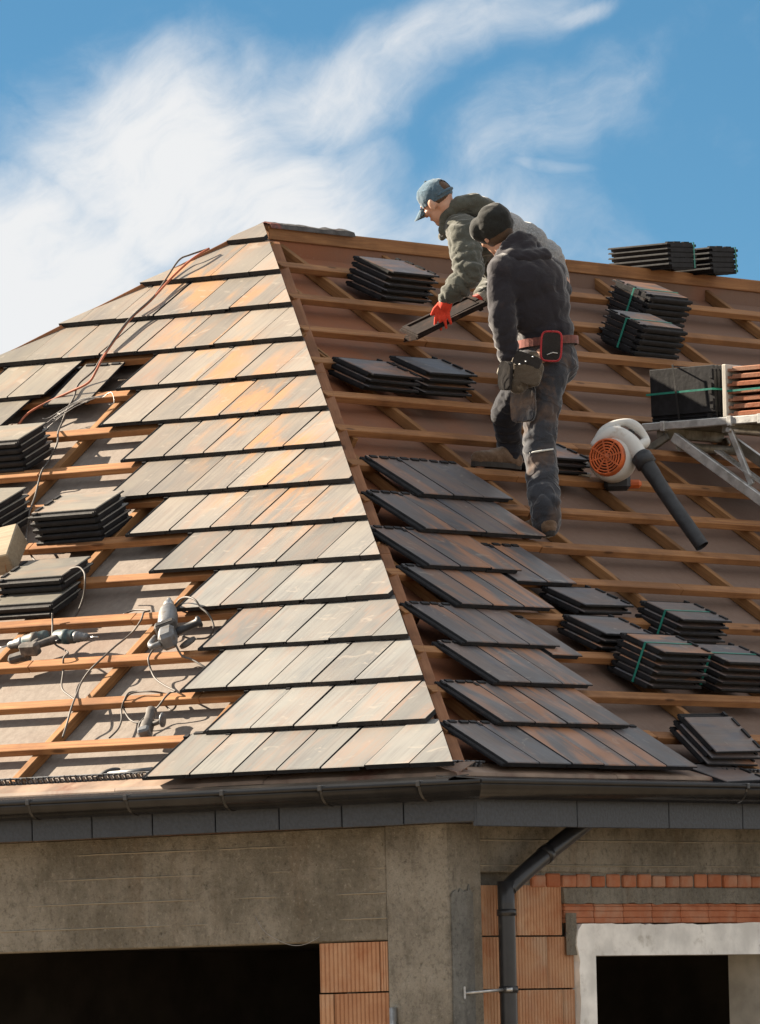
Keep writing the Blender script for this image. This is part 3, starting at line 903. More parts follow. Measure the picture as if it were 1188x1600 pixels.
# lintel of ribbed clay trough pieces
x = 1.13
while x < 4.0:
    bm = bmesh.new()
    for z0, z1, o in ((-0.7475, -0.722, 0.0), (-0.7215, -0.690, 0.003), (-0.6895, -0.668, 0.0), (-0.6675, -0.655, 0.004)):
        add_box(bm, (0, o, z0), (0.236, 0.1, z1), None, 0, 0.003)
    link('lintel_piece', mesh('lintel_piece', bm, M_BRICK), wallR, T(x, WY - 0.004 + jig(0.002), jig(0.002)))
    x += 0.24
for z0 in (-0.99, -1.24, -1.49, -1.74):
    box('brick', (1.208, WY + 0.02, z0), (1.3, WY + 0.2, z0 + 0.24), M_BRICK, wallR, None, 0.004)
# white plaster round the window: rough outer edge
def plaster(name, outline, y0, y1, m):
    bm = bmesh.new()
    fs = add_prism(bm, outline, -y1, -y0)
    bmesh.ops.recalc_face_normals(bm, faces=bm.faces)
    return link(name, mesh(name, bm, m), wallR, Matrix(((1, 0, 0, 0), (0, 0, -1, 0), (0, 1, 0, 0), (0, 0, 0, 1))))
WXL, WXR, WZ = 1.345, 2.88, -0.903
out = []
k = 0.0
for i in range(70):
    xx = 4.0 - (4.0 - 1.24) * i / 69
    out.append((xx, -0.752 + 0.008 * noise.noise((xx * 6, 1.3, 0)) + 0.007 * noise.noise((xx * 22, 5, 0))))
for i in range(60):
    zz_ = -0.78 - (3.0 - 0.78) * i / 59
    out.append((1.21 + 0.012 * noise.noise((0, zz_ * 6, 4)) + 0.010 * noise.noise((3, zz_ * 20, 4)) + 0.02 * math.exp(-((zz_ + 0.85) / 0.05) ** 2) * -1, zz_))
inner = [(WXL, -3.0), (WXL, WZ), (WXR, WZ), (WXR, -3.0), (4.0, -3.0)]
plaster('window_surround', out + inner, WY - 0.022, WY + 0.05, M_PLASTER)
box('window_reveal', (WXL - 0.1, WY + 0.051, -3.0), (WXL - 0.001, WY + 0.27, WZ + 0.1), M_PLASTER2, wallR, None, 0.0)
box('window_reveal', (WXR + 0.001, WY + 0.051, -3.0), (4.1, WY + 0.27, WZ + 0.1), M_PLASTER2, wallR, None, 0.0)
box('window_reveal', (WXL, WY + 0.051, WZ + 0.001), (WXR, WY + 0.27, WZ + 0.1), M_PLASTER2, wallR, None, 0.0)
box('mortar_patch', (1.118, WY - 0.014, -0.90), (1.205, WY - 0.0125, -0.70), M_MORTAR, wallR, None, 0.0)
# rest of the shell
box('wall', (4.101, WY, -3.2), (17.7, WY + WT, -0.509), M_CLAY, wallR, None, 0.0)
box('wall', (WX, 5.4, -3.2), (WX + WT, 9.0, -0.816), M_CLAY, wallL, None, 0.0)
box('wall', (WX, 8.74, -3.2), (17.7, 9.0, -0.2805), M_CLAY, house, T(0, 0.005, 0), 0.0)
box('wall', (17.44, 0.47, -3.2), (17.7, 8.7, -0.2805), M_CLAY, house, T(0.005, 0, 0), 0.0)
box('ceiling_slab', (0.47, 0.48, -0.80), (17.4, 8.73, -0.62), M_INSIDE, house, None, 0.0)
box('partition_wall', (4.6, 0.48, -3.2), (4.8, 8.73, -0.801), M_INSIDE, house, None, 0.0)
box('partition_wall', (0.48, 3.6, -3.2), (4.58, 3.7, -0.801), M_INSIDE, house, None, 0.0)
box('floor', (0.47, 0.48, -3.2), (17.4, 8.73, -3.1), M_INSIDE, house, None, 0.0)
# loose wire hanging from the beam
tube('loose_wire', smooth_path([(WX - 0.012, 1.33, -0.68), (WX - 0.02, 1.26, -0.76), (WX - 0.03, 1.12, -0.82), (WX - 0.03, 1.02, -0.822), (WX - 0.012, 0.95, -0.79)]), 0.0016, M_WIRE, wallL, 5)

# --- downpipe
PX = 0.503
pipe = tube('downpipe', smooth_path([(PX, 0.085, -3.2), (PX, 0.085, -2.0), (PX, 0.085, -0.66), (PX + 0.008, 0.085, -0.605), (PX + 0.055, 0.082, -0.562), (0.80, 0.065, -0.428), (1.08, 0.045, -0.288), (1.15, 0.04, -0.253)], 4), 0.041, M_PIPE, house, 16)
for z in (-0.70, -1.06):
    bm = bmesh.new()
    add_lathe(bm, [(-0.016, 0.0415), (-0.016, 0.046), (0.016, 0.046), (0.016, 0.0415)], 18, 0, T(PX, 0.085, z), False)
    link('clamp', mesh('clamp', bm, M_PIPE), pipe)
tube('clamp_rod', [(PX - 0.04, 0.085, -1.06), (0.30, 0.194, -1.072)], 0.0075, M_ZINC, pipe)
box('clamp_plate', (0.285, 0.183, -1.10), (0.30, 0.1875, -1.04), M_ZINC, pipe)
tube('clamp_bolt', [(PX - 0.05, 0.06, -1.06), (PX - 0.03, 0.04, -1.06)], 0.010, M_ZINC, pipe)
bm = bmesh.new()
add_lathe(bm, [(-0.02, 0.0412), (-0.02, 0.0445), (0.02, 0.0445), (0.02, 0.0412)], 18, 0, aim((0.80, 0.065, -0.428), (0.52, -0.04, 0.27)), False)
link('sleeve', mesh('sleeve', bm, M_PIPE), pipe)
# torn membrane along the ridge
bm = bmesh.new()
pv = []
for k in range(26):
    xx = 4.62 + 0.76 * k / 25
    hgt = 0.02 + 0.016 * noise.noise((xx * 8, 2, 2)) + 0.008 * noise.noise((xx * 26, 2, 5))
    pv.append([bm.verts.new(p) for p in ((xx, 4.555, 3.165), (xx, 4.56 + jig(0.004), 3.172 + hgt * 0.7), (xx, 4.60, 3.18 + hgt), (xx, 4.66, 3.17 + hgt * 0.6), (xx, 4.68, 3.12))])
for a, b in zip(pv[:-1], pv[1:]):
    for i in range(4):
        bm.faces.new((a[i], a[i + 1], b[i + 1], b[i]))
ext = bmesh.ops.extrude_face_region(bm, geom=list(bm.faces))
bmesh.ops.translate(bm, vec=(0, 0, -0.006), verts=[g for g in ext['geom'] if isinstance(g, bmesh.types.BMVert)])
bmesh.ops.recalc_face_normals(bm, faces=bm.faces)
link('ridge_membrane', mesh('ridge_membrane', bm, M_PAPER), roofR)
#@@PART2
# ================================================================== tile stacks
PITCH = 0.036
ORD = ['top', 'second', 'third', 'fourth', 'fifth', 'sixth']
def stack_mats(frame, x, n_t, tilt, flip, shift=0.0, wob=0.004, pitch=PITCH, yaw=0.0):
    out = []
    for k in range(n_t):
        m = frame @ RZ(yaw) @ RX(-tilt) @ T(jig(wob), jig(wob) + shift * k, 0.026 + k * pitch) @ RZ(jig(0.012)) @ RX(jig(0.006))
        if flip:
            m = m @ T(0, 0.257, 0) @ RZ(-math.pi / 2)       # head to the right, lap at the upper side
        else:
            m = m @ T(TL, 0.036, 0) @ RZ(math.pi / 2)
        out.append(m)
    return out
def loose_stack(frame, n_t, where, group, tilt=rad(11), flip=True, yaw=0.0, mats=None):
    ms = mats or stack_mats(frame, 0, n_t, tilt, flip, yaw=yaw)
    for k, m in enumerate(ms):
        o = link('loose_tile', STILE, None, m)
        idx = len(ms) - 1 - k
        if idx == 0:
            lab = 'top tile of the ' + where
        elif k == 0:
            lab = 'lowest tile of the ' + where
        else:
            lab = ORD[idx] + ' tile down in the ' + where
        tag(o, lab, 'roof tile', group)
def bundle(frame, n_t, label, tilt=rad(11), flip=True, strap_y=0.12, pitch=PITCH, me=None, yaw=0.0, group='strapped tile bundles on the roof'):
    root = empty('tile_bundle', label, 'tile bundle', group, frame @ RZ(yaw) @ RX(-tilt))
    for m in stack_mats(Matrix.Identity(4), 0, n_t, 0.0, flip, pitch=pitch):
        link('tile', me or STILE, root, m)
    bm = bmesh.new()
    h = 0.026 + (n_t - 1) * pitch + 0.002
    a, b = -0.004, TL + 0.004
    y0, y1 = strap_y, strap_y + 0.012
    add_box(bm, (a, y0, h), (b, y1, h + 0.0015))
    add_box(bm, (a - 0.0015, y0, -0.001), (a, y1, h + 0.0015))
    add_box(bm, (b, y0, -0.001), (b + 0.0015, y1, h + 0.0015))
    add_box(bm, (a, y0, -0.001), (b, y1, 0.0005))
    link('strap', mesh('strap', bm, M_STRAP), root)
    return root
SN = BN + 0.001
# left slope (x runs to the right, so the front left corner has the larger v)
loose_stack(ML(5.10, 3.13, SN), 5, 'five tile stack by the loose orange cable', 'loose tiles stacked on the left slope', flip=False)
loose_stack(ML(4.06, 2.335, SN), 5, 'five tile stack beside the pale timber offcut', 'loose tiles stacked on the left slope', flip=False, yaw=0.01)
loose_stack(ML(4.80, 2.47, SN), 5, 'stack cut off by the left picture edge', 'loose tiles stacked on the left slope', flip=False, yaw=-0.06)
ms = stack_mats(ML(3.93, 1.63, SN), 0, 2, rad(9), False)
ms += stack_mats(ML(3.93, 1.79, SN + 0.058), 0, 2, rad(10), False)
loose_stack(None, 4, 'low stepped stack above the cordless drills', 'loose tiles stacked on the left slope', mats=ms)
# right slope
loose_stack(MR(4.92, 4.865, SN), 5, 'stack left of the red gloves below the ridge', 'loose tiles stacked on the right slope')
loose_stack(MR(3.56, 3.772, SN), 3, 'three tile stack nearest the hip', 'loose tiles stacked on the right slope', yaw=-0.01)
loose_stack(MR(4.05, 3.765, SN), 4, 'four tile stack left of the tool pouch', 'loose tiles stacked on the right slope', yaw=0.02)
loose_stack(MR(4.18, 2.985, SN), 3, 'small stack half hidden behind the standing leg', 'loose tiles stacked on the right slope')
loose_stack(MR(2.83, 1.50, SN), 2, 'pair lying just above the strapped bundles', 'loose tiles stacked on the right slope', yaw=0.03)
loose_stack(MR(2.575, 1.15, SN), 3, 'three tile stack behind the tallest strapped bundle', 'loose tiles stacked on the right slope')
bundle(MR(7.40, 4.90, SN), 5, 'upper of two blue grey strapped tile bundles near the ridge', flip=False)
bundle(MR(6.85, 4.50, SN), 5, 'lower of two blue grey strapped tile bundles near the ridge', flip=False, yaw=-0.01)
bundle(MR(3.365, 1.262, SN), 4, 'strapped bundle of four tiles above the other two bundles', yaw=0.01)
bundle(MR(2.585, 0.790, SN), 6, 'tallest strapped tile bundle, orange dusted, beside the laid tiles')
bundle(MR(3.17, 0.785, SN), 5, 'strapped tile bundle at the right picture edge above the gutter')
# tiles leaning on the lowest batten, and scraps at the eave
fr = MR(2.235, 0.125, -0.07)
ms = [fr @ RX(rad(8 + 0.7 * k)) @ T(0.012 * k, 0.01 * k - 0.02, 0.028 + 0.03 * k) @ T(0, 0.257, 0) @ RZ(-math.pi / 2 + 0.02 * k) for k in range(3)]
loose_stack(None, 3, 'steep leaning stack by the eave on the right', 'loose tiles stacked on the right slope', mats=ms)
ms = [MR(2.07, -0.075, -0.075) @ RX(rad(-14)) @ T(0.01 * k, 0.0, 0.026 + 0.026 * k) @ T(0, 0.2, 0) @ RZ(-math.pi / 2 + 0.12) for k in range(2)]
loose_stack(None, 2, 'pair lying at the eave edge above the right gutter', 'loose tiles stacked on the right slope', mats=ms)
# two bundles lying level across the ridge
for x0, lab, n_t in ((8.50, 'longer strapped tile bundle lying across the ridge against the sky', 5), (8.93, 'shorter strapped tile bundle on the ridge, rightmost against the sky', 5)):
    fr = T(x0, 4.42, 3.178) @ RZ(math.pi / 2)
    root = bundle(fr, n_t, lab, tilt=rad(3), pitch=0.030, flip=False, strap_y=0.02, group='tile bundles on the ridge')

# ================================================================== hoist platform with tile packs
plat = empty('hoist_platform', 'aluminium hoist platform on struts resting over the right slope', 'platform', None, T(5.8, 0, 0))
box('edge_beam', (0, 1.30, 1.995), (0.035, 2.955, 2.038), M_ALU, plat, None, 0.004)
box('edge_beam', (0.62, 1.30, 1.995), (0.655, 2.955, 2.038), M_ALU, plat, None, 0.004)
box('deck_plate', (0.036, 1.32, 2.010), (0.619, 2.93, 2.030), M_ALU2, plat, None, 0.002)
for y in (1.5, 1.97, 2.40, 2.83):
    box('cross_member', (0.036, y, 1.955), (0.619, y + 0.05, 2.0095), M_ALU2, plat, None, 0.003)
for y in (1.58, 2.16, 2.36, 2.80):
    box('beam_clip', (-0.006, y, 1.988), (0.0355, y + 0.028, 2.042), M_ALU, plat, None, 0.002)
def strut(name, p, q, wd, m):
    d = Vector(q) - Vector(p)
    bm = bmesh.new()
    add_box(bm, (-wd / 2, -wd / 2 * 0.7, 0), (wd / 2, wd / 2 * 0.7, d.length), None, 0, 0.004)
    return link(name, mesh(name, bm, m), plat, aim(p, d, (1, 0, 0)))
for xo in (0.03, 0.60):
    strut('rail', (xo, 2.76, 1.955), (xo, 1.20, 0.90), 0.055, M_ALU)
    strut('brace', (xo + 0.02, 2.41, 1.985), (xo + 0.02, 2.27, 1.665), 0.034, M_ALU)
    sc = strut('hook_arm', (xo + 0.01, 2.80, 1.965), (xo + 0.01, 2.93, 1.90), 0.04, M_ALU2)
tube('axle', [(0.02, 2.72, 1.90), (0.62, 2.72, 1.90)], 0.024, M_ALU2, plat, 10)
tube('axle', [(0.02, 2.40, 1.97), (0.62, 2.40, 1.97)], 0.014, M_ALU, plat, 8)
for xo in (0.055, 0.085):                      # perforated ratchet strip
    bm = bmesh.new()
    d = Vector((0, 1.95 - 2.50, 1.47 - 1.838))
    L_ = d.length
    n_h = 13
    for i in range(n_h):
        y0 = L_ * i / n_h
        ring = []
        for k in range(10):
            a = 2 * math.pi * k / 10
            ring.append((math.cos(a) * 0.013, math.sin(a) * 0.013))
        for j in (-0.022, 0.014):
            add_box(bm, (-0.004, j, y0), (0.004, j + 0.008, y0 + L_ / n_h))
        add_box(bm, (-0.0035, -0.015, y0), (0.0035, 0.015, y0 + 0.018))
    link('ratchet_strip', mesh('ratchet_strip', bm, M_ALU), plat, aim((xo, 2.50, 1.865), d, (1, 0, 0)))
# packs of tiles standing on edge
def pack(label, y1, y0, me, ht, n_t, strap=True):
    root = empty('tile_pack', label, 'tile pack', None, T(5.83, y1, 2.0385) @ RZ(-math.pi / 2) @ RX(rad(1.2)))
    # local x runs out from the roof, y across the platform, z up; tiles stand on their long edges
    for k in range(n_t):
        m = T(jig(0.002), 0.03 + k * 0.034, 0.04) @ RX(math.pi / 2) @ RZ(-math.pi / 2) @ T(-0.221, 0, 0)
        m = T(jig(0.002), 0.026 + k * 0.034, 0.0) @ Matrix(((0, 1, 0, 0), (0, 0, -1, 0), (1, 0, 0, 0.0365), (0, 0, 0, 1)))
        link('tile', me, root, m)
    return root
p1 = pack('pack of dark tiles on edge tied with green and black straps', 2.925, 2.44, DARK_TILE, 0.28, 13)
bm = bmesh.new()
for z, y in ((0.15, 0),):
    add_box(bm, (-0.006, -0.0035, z), (TL + 0.004, -0.002, z + 0.011))
    add_box(bm, (-0.0075, -0.0035, z), (-0.006, 0.46, z + 0.011))
    add_box(bm, (TL + 0.004, -0.0035, z), (TL + 0.0055, 0.46, z + 0.011))
link('strap', mesh('strap', bm, M_STRAP), p1, RX(0) @ RY(-0.012))
bm = bmesh.new()
add_box(bm, (0, -0.006, 0.0), (0.012, -0.004, 0.31))
add_box(bm, (0, -0.006, 0.299), (0.012, 0.46, 0.302))
link('strap', mesh('strap', bm, M_BSTRAP), p1, T(0.20, 0, 0) @ RY(-0.10))
box('tile_divider_board', (5.815, 2.398, 2.0386), (6.33, 2.424, 2.325), simple('pale_board', (0.6, 0.56, 0.49), 0.8, 0.15, 9), None, None, 0.003)
tag(bpy.data.objects['tile_divider_board'], 'thin pale board standing between dark and terracotta tile packs', 'board')
p2 = empty('tile_pack', 'pack of terracotta tiles lying in layers behind a pale board', 'tile pack', None, T(5.83, 2.385, 2.0386) @ RZ(-math.pi / 2))
for k in range(7):
    link('tile', TERRA_TILE, p2, T(0.04 + jig(0.004), jig(0.004), 0.028 + 0.0405 * k) @ RX(jig(0.02)) @ T(-0.02, 0, 0))
    link('tile', TERRA_TILE, p2, T(0.04 + jig(0.004) + 0.262, jig(0.004), 0.028 + 0.0405 * k) @ RX(jig(0.02)) @ T(-0.02, 0, 0))
bm = bmesh.new()
add_box(bm, (-0.018, -0.008, 0.135), (0.53, -0.006, 0.146))
link('strap', mesh('strap', bm, M_STRAP), p2, RY(-0.012))

# ================================================================== leaf blower
RZC = RZ(rad(-53.0885))
blow = empty('leaf_blower', 'white leaf blower with orange fan guard and long black tube', 'leaf blower', None, T(4.694, 2.366, 1.586) @ RZC)
bm = bmesh.new()
fm = aim((0.004, -0.02, 0.168), (-0.42, -0.9, 0.08))
add_lathe(bm, [(-0.05, 0.08), (-0.045, 0.112), (0.0, 0.126), (0.055, 0.122), (0.075, 0.110), (0.08, 0.100)], 28, 0, fm)
# volute rising over the top into the outlet
vol = smooth_path([(-0.09, -0.02, 0.23), (-0.04, -0.035, 0.282), (0.02, -0.05, 0.292), (0.085, -0.07, 0.25), (0.125, -0.095, 0.195), (0.15, -0.115, 0.165)], 5)
add_tube(bm, vol, [0.04 + 0.012 * math.sin(math.pi * i / (len(vol) - 1)) for i in range(len(vol))], 14)
link('housing', mesh('housing', bm, M_WHITEP), blow)
bm = bmesh.new()
rim = aim((0.004, -0.02, 0.168), (-0.42, -0.9, 0.08)) @ T(0, 0, 0.078)
add_lathe(bm, [(0.0, 0.102), (0.028, 0.099), (0.036, 0.092), (0.034, 0.087), (0.012, 0.087)], 28, 0, rim, False)
for r in (0.016, 0.031, 0.046, 0.061, 0.076):
    add_lathe(bm, [(0.026, r - 0.0042), (0.034, r - 0.0042), (0.034, r + 0.0042), (0.026, r + 0.0042), (0.026, r - 0.0042)], 26, 0, rim, False)
for k in range(8):
    a = math.pi * k / 4 + 0.2
    add_box(bm, (0.004, -0.0045, 0.028), (0.09, 0.0045, 0.035), rim @ RZ(a))
add_lathe(bm, [(0.026, 0.0), (0.026, 0.014), (0.036, 0.012), (0.037, 0.0)], 12, 0, rim, False)
link('fan_guard', mesh('fan_guard', bm, M_ORANGE), blow)
bm = bmesh.new()
add_lathe(bm, [(0.004, 0.0), (0.004, 0.09), (0.010, 0.09), (0.010, 0.0)], 24, 0, rim, False)
link('fan_recess', mesh('fan_recess', bm, M_BLACK), blow)
bm = bmesh.new()
hp = smooth_path([(-0.095, 0.0, 0.25), (-0.05, 0.0, 0.315), (0.02, 0.0, 0.358), (0.085, 0.0, 0.362), (0.14, 0.0, 0.325), (0.175, 0.0, 0.275), (0.165, -0.02, 0.25), (0.13, -0.05, 0.235)], 5)
add_tube(bm, hp, [0.020 + 0.008 * math.sin(3 * math.pi * i / len(hp)) ** 2 for i in range(len(hp))], 12)
add_tube(bm, [(0.025, -0.005, 0.35), (0.03, -0.02, 0.28)], 0.02, 10)
link('handle', mesh('handle', bm, M_WHITEP), blow)
box('trigger', (0.05, -0.008, 0.31), (0.085, 0.008, 0.335), M_BLACK, blow, RY(0.1))
bm = bmesh.new()
tp = smooth_path([(0.138, -0.105, 0.18), (0.165, -0.122, 0.14), (0.29, -0.185, -0.07), (0.448, -0.262, -0.318)], 6)
add_tube(bm, tp, [0.049 if i < 5 else (0.044 if i < 9 else 0.0405 - 0.001 * (i - 9) * 0.3) for i in range(len(tp))], 18, cap=False)
tp2 = [p.copy() for p in tp[-6:]]
add_tube(bm, tp2, 0.034, 18, cap=False)
link('tube', mesh('tube', bm, M_BLACK), blow)
bm = bmesh.new()
add_lathe(bm, [(-0.03, 0.0), (-0.03, 0.056), (0.03, 0.056), (0.033, 0.0)], 20, 0, aim((0.158, -0.118, 0.152), (0.5, -0.25, -0.82)), False)
link('collar', mesh('collar', bm, M_BLACK), blow)
box('engine_block', (-0.05, 0.02, 0.01), (0.09, 0.15, 0.19), M_BLACK, blow, None, 0.02)
box('fuel_tank', (-0.03, 0.03, 0.0), (0.12, 0.12, 0.045), M_ORANGE, blow, T(0.03, 0.02, 0.02), 0.015)
bm = bmesh.new()
add_tube(bm, smooth_path([(-0.13, 0.02, 0.15), (-0.175, 0.03, 0.13), (-0.185, 0.04, 0.10), (-0.12, 0.04, 0.09)], 4), 0.014, 8)
link('rear_foot', mesh('rear_foot', bm, M_WHITEP), blow)

# ================================================================== cables on the left slope
def cable(name, label, pts, r, m, group='cables lying on the left slope'):
    ps = [ML(v, s, n).translation for v, s, n in pts]
    return tag(tube(name, smooth_path(ps, 6), r, m, None, 7), label, 'cable', group)
cable('power_cable', 'orange brown cable running from the hip down over the pale tiles',
      [(4.771, 5.302, .02), (4.807, 5.176, .03), (4.843, 5.016, .02), (4.835, 4.761, .02), (4.854, 4.585, .02), (4.821, 4.362, .02), (4.778, 4.16, .02), (4.734, 4.024, .02), (4.742, 3.941, 0), (4.845, 3.896, -.02), (4.973, 3.841, -.04), (5.056, 3.757, -.05), (5.083, 3.683, -.07), (5.09, 3.652, -.09), (5.144, 3.668, -.08), (5.139, 3.693, -.08)], 0.0065, M_CABLEO)
cable('power_cable', 'long dark grey cable from the hip down past the tile stacks',
      [(4.78, 5.312, .015), (4.854, 5.231, .03), (4.9, 5.184, .03), (4.882, 5.022, .02), (4.847, 4.85, .02), (4.828, 4.744, .03), (4.845, 4.57, .03), (4.821, 4.382, .03), (4.792, 4.181, .02), (4.791, 4.064, 0), (4.838, 3.972, -.02), (4.792, 3.84, -.03), (4.791, 3.756, -.05), (4.787, 3.675, -.08), (4.664, 3.484, -.03), (4.517, 3.292, .02), (4.515, 3.241, 0), (4.544, 3.188, -.04), (4.511, 3.087, -.03), (4.533, 3.043, -.08), (4.467, 2.911, -.08), (4.324, 2.68, -.03), (4.3, 2.616, -.05), (4.301, 2.568, -.09), (4.16, 2.384, -.05), (4.107, 2.319, -.1), (3.974, 2.214, -.1)], 0.0052, M_CABLE)
cable('power_cable', 'short grey cable looped over the low stepped tile stack',
      [(3.496, 1.894, .06), (3.435, 1.89, .07), (3.386, 1.859, .06), (3.343, 1.799, .05), (3.361, 1.761, -.02), (3.393, 1.709, -.08), (3.411, 1.664, -.1)], 0.005, M_CABLE)
cable('power_cable', 'grey cable hanging down beside the two cordless drills',
      [(3.431, 1.572, 0), (3.424, 1.533, -.04), (3.365, 1.424, -.08), (3.277, 1.377, -.1), (3.116, 1.224, -.03), (3.114, 1.177, -.03), (3.125, 1.146, -.09), (3.05, 1.011, -.1), (2.942, .928, -.1), (2.838, .863, -.1)], 0.005, M_CABLE)
cable('power_cable', 'thin dark cable crossing three battens left of the big drill',
      [(3.092, 1.681, -.1), (3.037, 1.717, -.1), (2.874, 1.632, -.06), (2.855, 1.569, -.03), (2.825, 1.491, -.03), (2.888, 1.457, -.08), (2.886, 1.31, -.06), (2.856, 1.13, -.03), (2.893, 1.077, -.05), (2.924, 1.028, -.08), (2.84, .877, -.05), (2.758, .712, -.03), (2.737, .614, -.06), (2.697, .503, -.07)], 0.005, M_CABLE)
cable('power_cable', 'pale cable from the big drill to the edge of the laid tiles',
      [(2.431, 1.242, .03), (2.379, 1.172, .02), (2.359, 1.151, -.02), (2.323, 1.124, -.03), (2.257, 1.104, -.04), (2.189, 1.077, -.06), (2.138, 1.062, -.09)], 0.0052, M_CABLE)
cable('power_cable', 'pale cable arching right of the big drill chuck',
      [(2.712, 1.62, -.03), (2.644, 1.57, 0), (2.614, 1.592, .02), (2.533, 1.555, .05), (2.462, 1.522, .05), (2.427, 1.498, .02), (2.38, 1.474, 0), (2.356, 1.458, -.03), (2.335, 1.422, -.06), (2.38, 1.406, -.1), (2.479, 1.404, -.1), (2.528, 1.401, -.08)], 0.0052, M_CABLE)
cable('power_cable', 'cable curving from under the big drill down to the angle grinder',
      [(2.531, 1.229, -.02), (2.56, 1.241, -.03), (2.568, 1.192, -.035), (2.55, 1.13, -.04), (2.522, 1.087, -.08), (2.461, 1.027, -.09), (2.348, .945, -.08), (2.169, .806, -.03), (2.193, .795, -.03), (2.198, .747, -.03), (2.235, .717, -.06), (2.277, .703, -.08), (2.305, .642, -.09), (2.304, .607, -.1), (2.261, .544, -.1), (2.201, .511, -.09), (2.195, .546, -.08)], 0.005, M_CABLE)
cable('power_cable', 'looped cable lying over a batten left of the angle grinder',
      [(2.281, .672, -.08), (2.327, .648, -.1), (2.393, .672, -.1), (2.467, .737, -.1), (2.489, .765, -.08), (2.475, .781, -.05), (2.453, .796, -.03), (2.413, .818, -.03), (2.311, .812, -.03), (2.273, .855, -.08), (2.195, .8, -.1), (2.187, .743, -.1), (2.259, .794, -.1)], 0.0048, M_CABLE)
cable('power_cable', 'short cable tail ending at the lowest batten left of the grinder',
      [(2.418, .821, -.03), (2.457, .806, -.025), (2.464, .759, -.04), (2.5, .753, -.09), (2.458, .68, -.1), (2.426, .594, -.1), (2.416, .506, -.09)], 0.0048, M_CABLE)

# ================================================================== tools on the left slope
# corded drill: local z runs along the barrel towards the chuck
pt, pr = ML(2.690, 1.600, 0.02).translation, ML(2.40, 1.135, 0.045).translation
drill = empty('power_drill', 'large dusty silver corded drill with black side handle', 'power drill', None, aim(pr, pt - pr, ML(0, 0).to_3x3() @ Vector((0, 0, 1))))
DL = (pt - pr).length
bm = bmesh.new()
add_lathe(bm, [(0.17, 0.03), (0.175, 0.046), (0.21, 0.05), (0.34, 0.049), (0.40, 0.042), (0.435, 0.03)], 18)
link('motor_body', mesh('motor_body', bm, M_GREYTOOL), drill)
bm = bmesh.new()
add_lathe(bm, [(0.432, 0.027), (0.44, 0.029), (0.485, 0.026), (0.50, 0.018), (DL - 0.02, 0.012), (DL, 0.009)], 14)
link('chuck', mesh('chuck', bm, M_STEEL), drill)
bm = bmesh.new()
add_box(bm, (-0.055, -0.05, 0.13), (0.055, 0.05, 0.185), None, 0, 0.012)
link('gear_case', mesh('gear_case', bm, M_DUSTY), drill)
for k in range(3):
    box('vent_slot', (-0.04, 0.046, 0.138 + 0.014 * k), (0.04, 0.0512, 0.145 + 0.014 * k), M_BLACK, drill, None, 0.0)
bm = bmesh.new()
add_box(bm, (-0.048, -0.045, 0.0), (0.035, 0.045, 0.129), None, 0, 0.018)
add_tube(bm, smooth_path([(0.03, 0, 0.02), (0.07, 0, 0.02), (0.085, 0, 0.06), (0.06, 0, 0.12)], 4), 0.016, 10)
link('grip', mesh('grip', bm, M_GREYTOOL), drill)
hd0 = drill.matrix_basis.inverted() @ ML(2.445, 1.27, 0.02).translation
hd1 = drill.matrix_basis.inverted() @ ML(2.345, 1.365, 0.02).translation
bm = bmesh.new()
dv = (hd1 - hd0)
add_lathe(bm, [(-0.02, 0.012), (0.0, 0.016), (0.01, 0.022), (0.05, 0.019), (dv.length - 0.02, 0.021), (dv.length - 0.012, 0.03), (dv.length, 0.03), (dv.length + 0.006, 0.02)], 14, 0, aim(hd0, dv))
link('side_handle', mesh('side_handle', bm, M_BLACK), drill)
bm = bmesh.new()
add_lathe(bm, [(-0.012, 0.02), (-0.006, 0.045), (0.006, 0.045), (0.012, 0.02)], 20, 0, aim(drill.matrix_basis.inverted() @ ML(2.36, 1.235, -0.02).translation, (0.2, 1, 0.1)))
link('guard_disc', mesh('guard_disc', bm, M_DUSTY), drill)

def cordless(mw, label, c1, sl_):
    # lies on its side: x along the barrel, y up the slope, z out of the slope; sl_ = which way the grip rakes
    root = empty('cordless_drill', label, 'cordless drill', 'cordless drills on the left slope', mw)
    bm = bmesh.new()
    add_lathe(bm, [(-0.075, 0.015), (-0.068, 0.03), (-0.05, 0.036), (-0.012, 0.035), (-0.010, 0.038), (0.02, 0.038), (0.022, 0.035), (0.06, 0.034), (0.07, 0.029)], 16, 0, RY(math.pi / 2))
    link('motor_body', mesh('motor_body', bm, c1), root)
    bm = bmesh.new()
    add_lathe(bm, [(0.066, 0.028), (0.09, 0.029), (0.094, 0.024), (0.115, 0.025), (0.118, 0.021), (0.145, 0.020), (0.16, 0.010)], 14, 0, RY(math.pi / 2))
    link('chuck', mesh('chuck', bm, M_GREYTOOL), root)
    tube('bit', [(0.155, 0, 0), (0.225, 0.0, 0.0)], 0.004, M_STEEL, root, 6)
    g0, g1 = Vector((-0.03, -0.02, 0)), Vector((-0.03 + sl_ * 0.075, -0.125, 0.004))
    bm = bmesh.new()
    add_tube(bm, smooth_path([g0, g0 * 0.5 + g1 * 0.5 + Vector((0.006 * sl_, 0, 0)), g1], 4), [0.024 - 0.001 * k for k in range(9)], 10)
    link('grip', mesh('grip', bm, M_DUSTY), root)
    bm = bmesh.new()
    add_box(bm, (-0.055, -0.032, -0.032), (0.055, 0.022, 0.034), None, 0, 0.011)
    link('battery', mesh('battery', bm, M_DUSTY), root, T(g1.x + 0.01 * sl_, g1.y - 0.02, 0) @ RZ(-0.12 * sl_))
    box('trigger', (-0.008, -0.06, -0.008), (0.008, -0.035, 0.008), M_BLACK, root, T(-0.012 if sl_ < 0 else 0.012, 0, 0), 0.003)
    return root
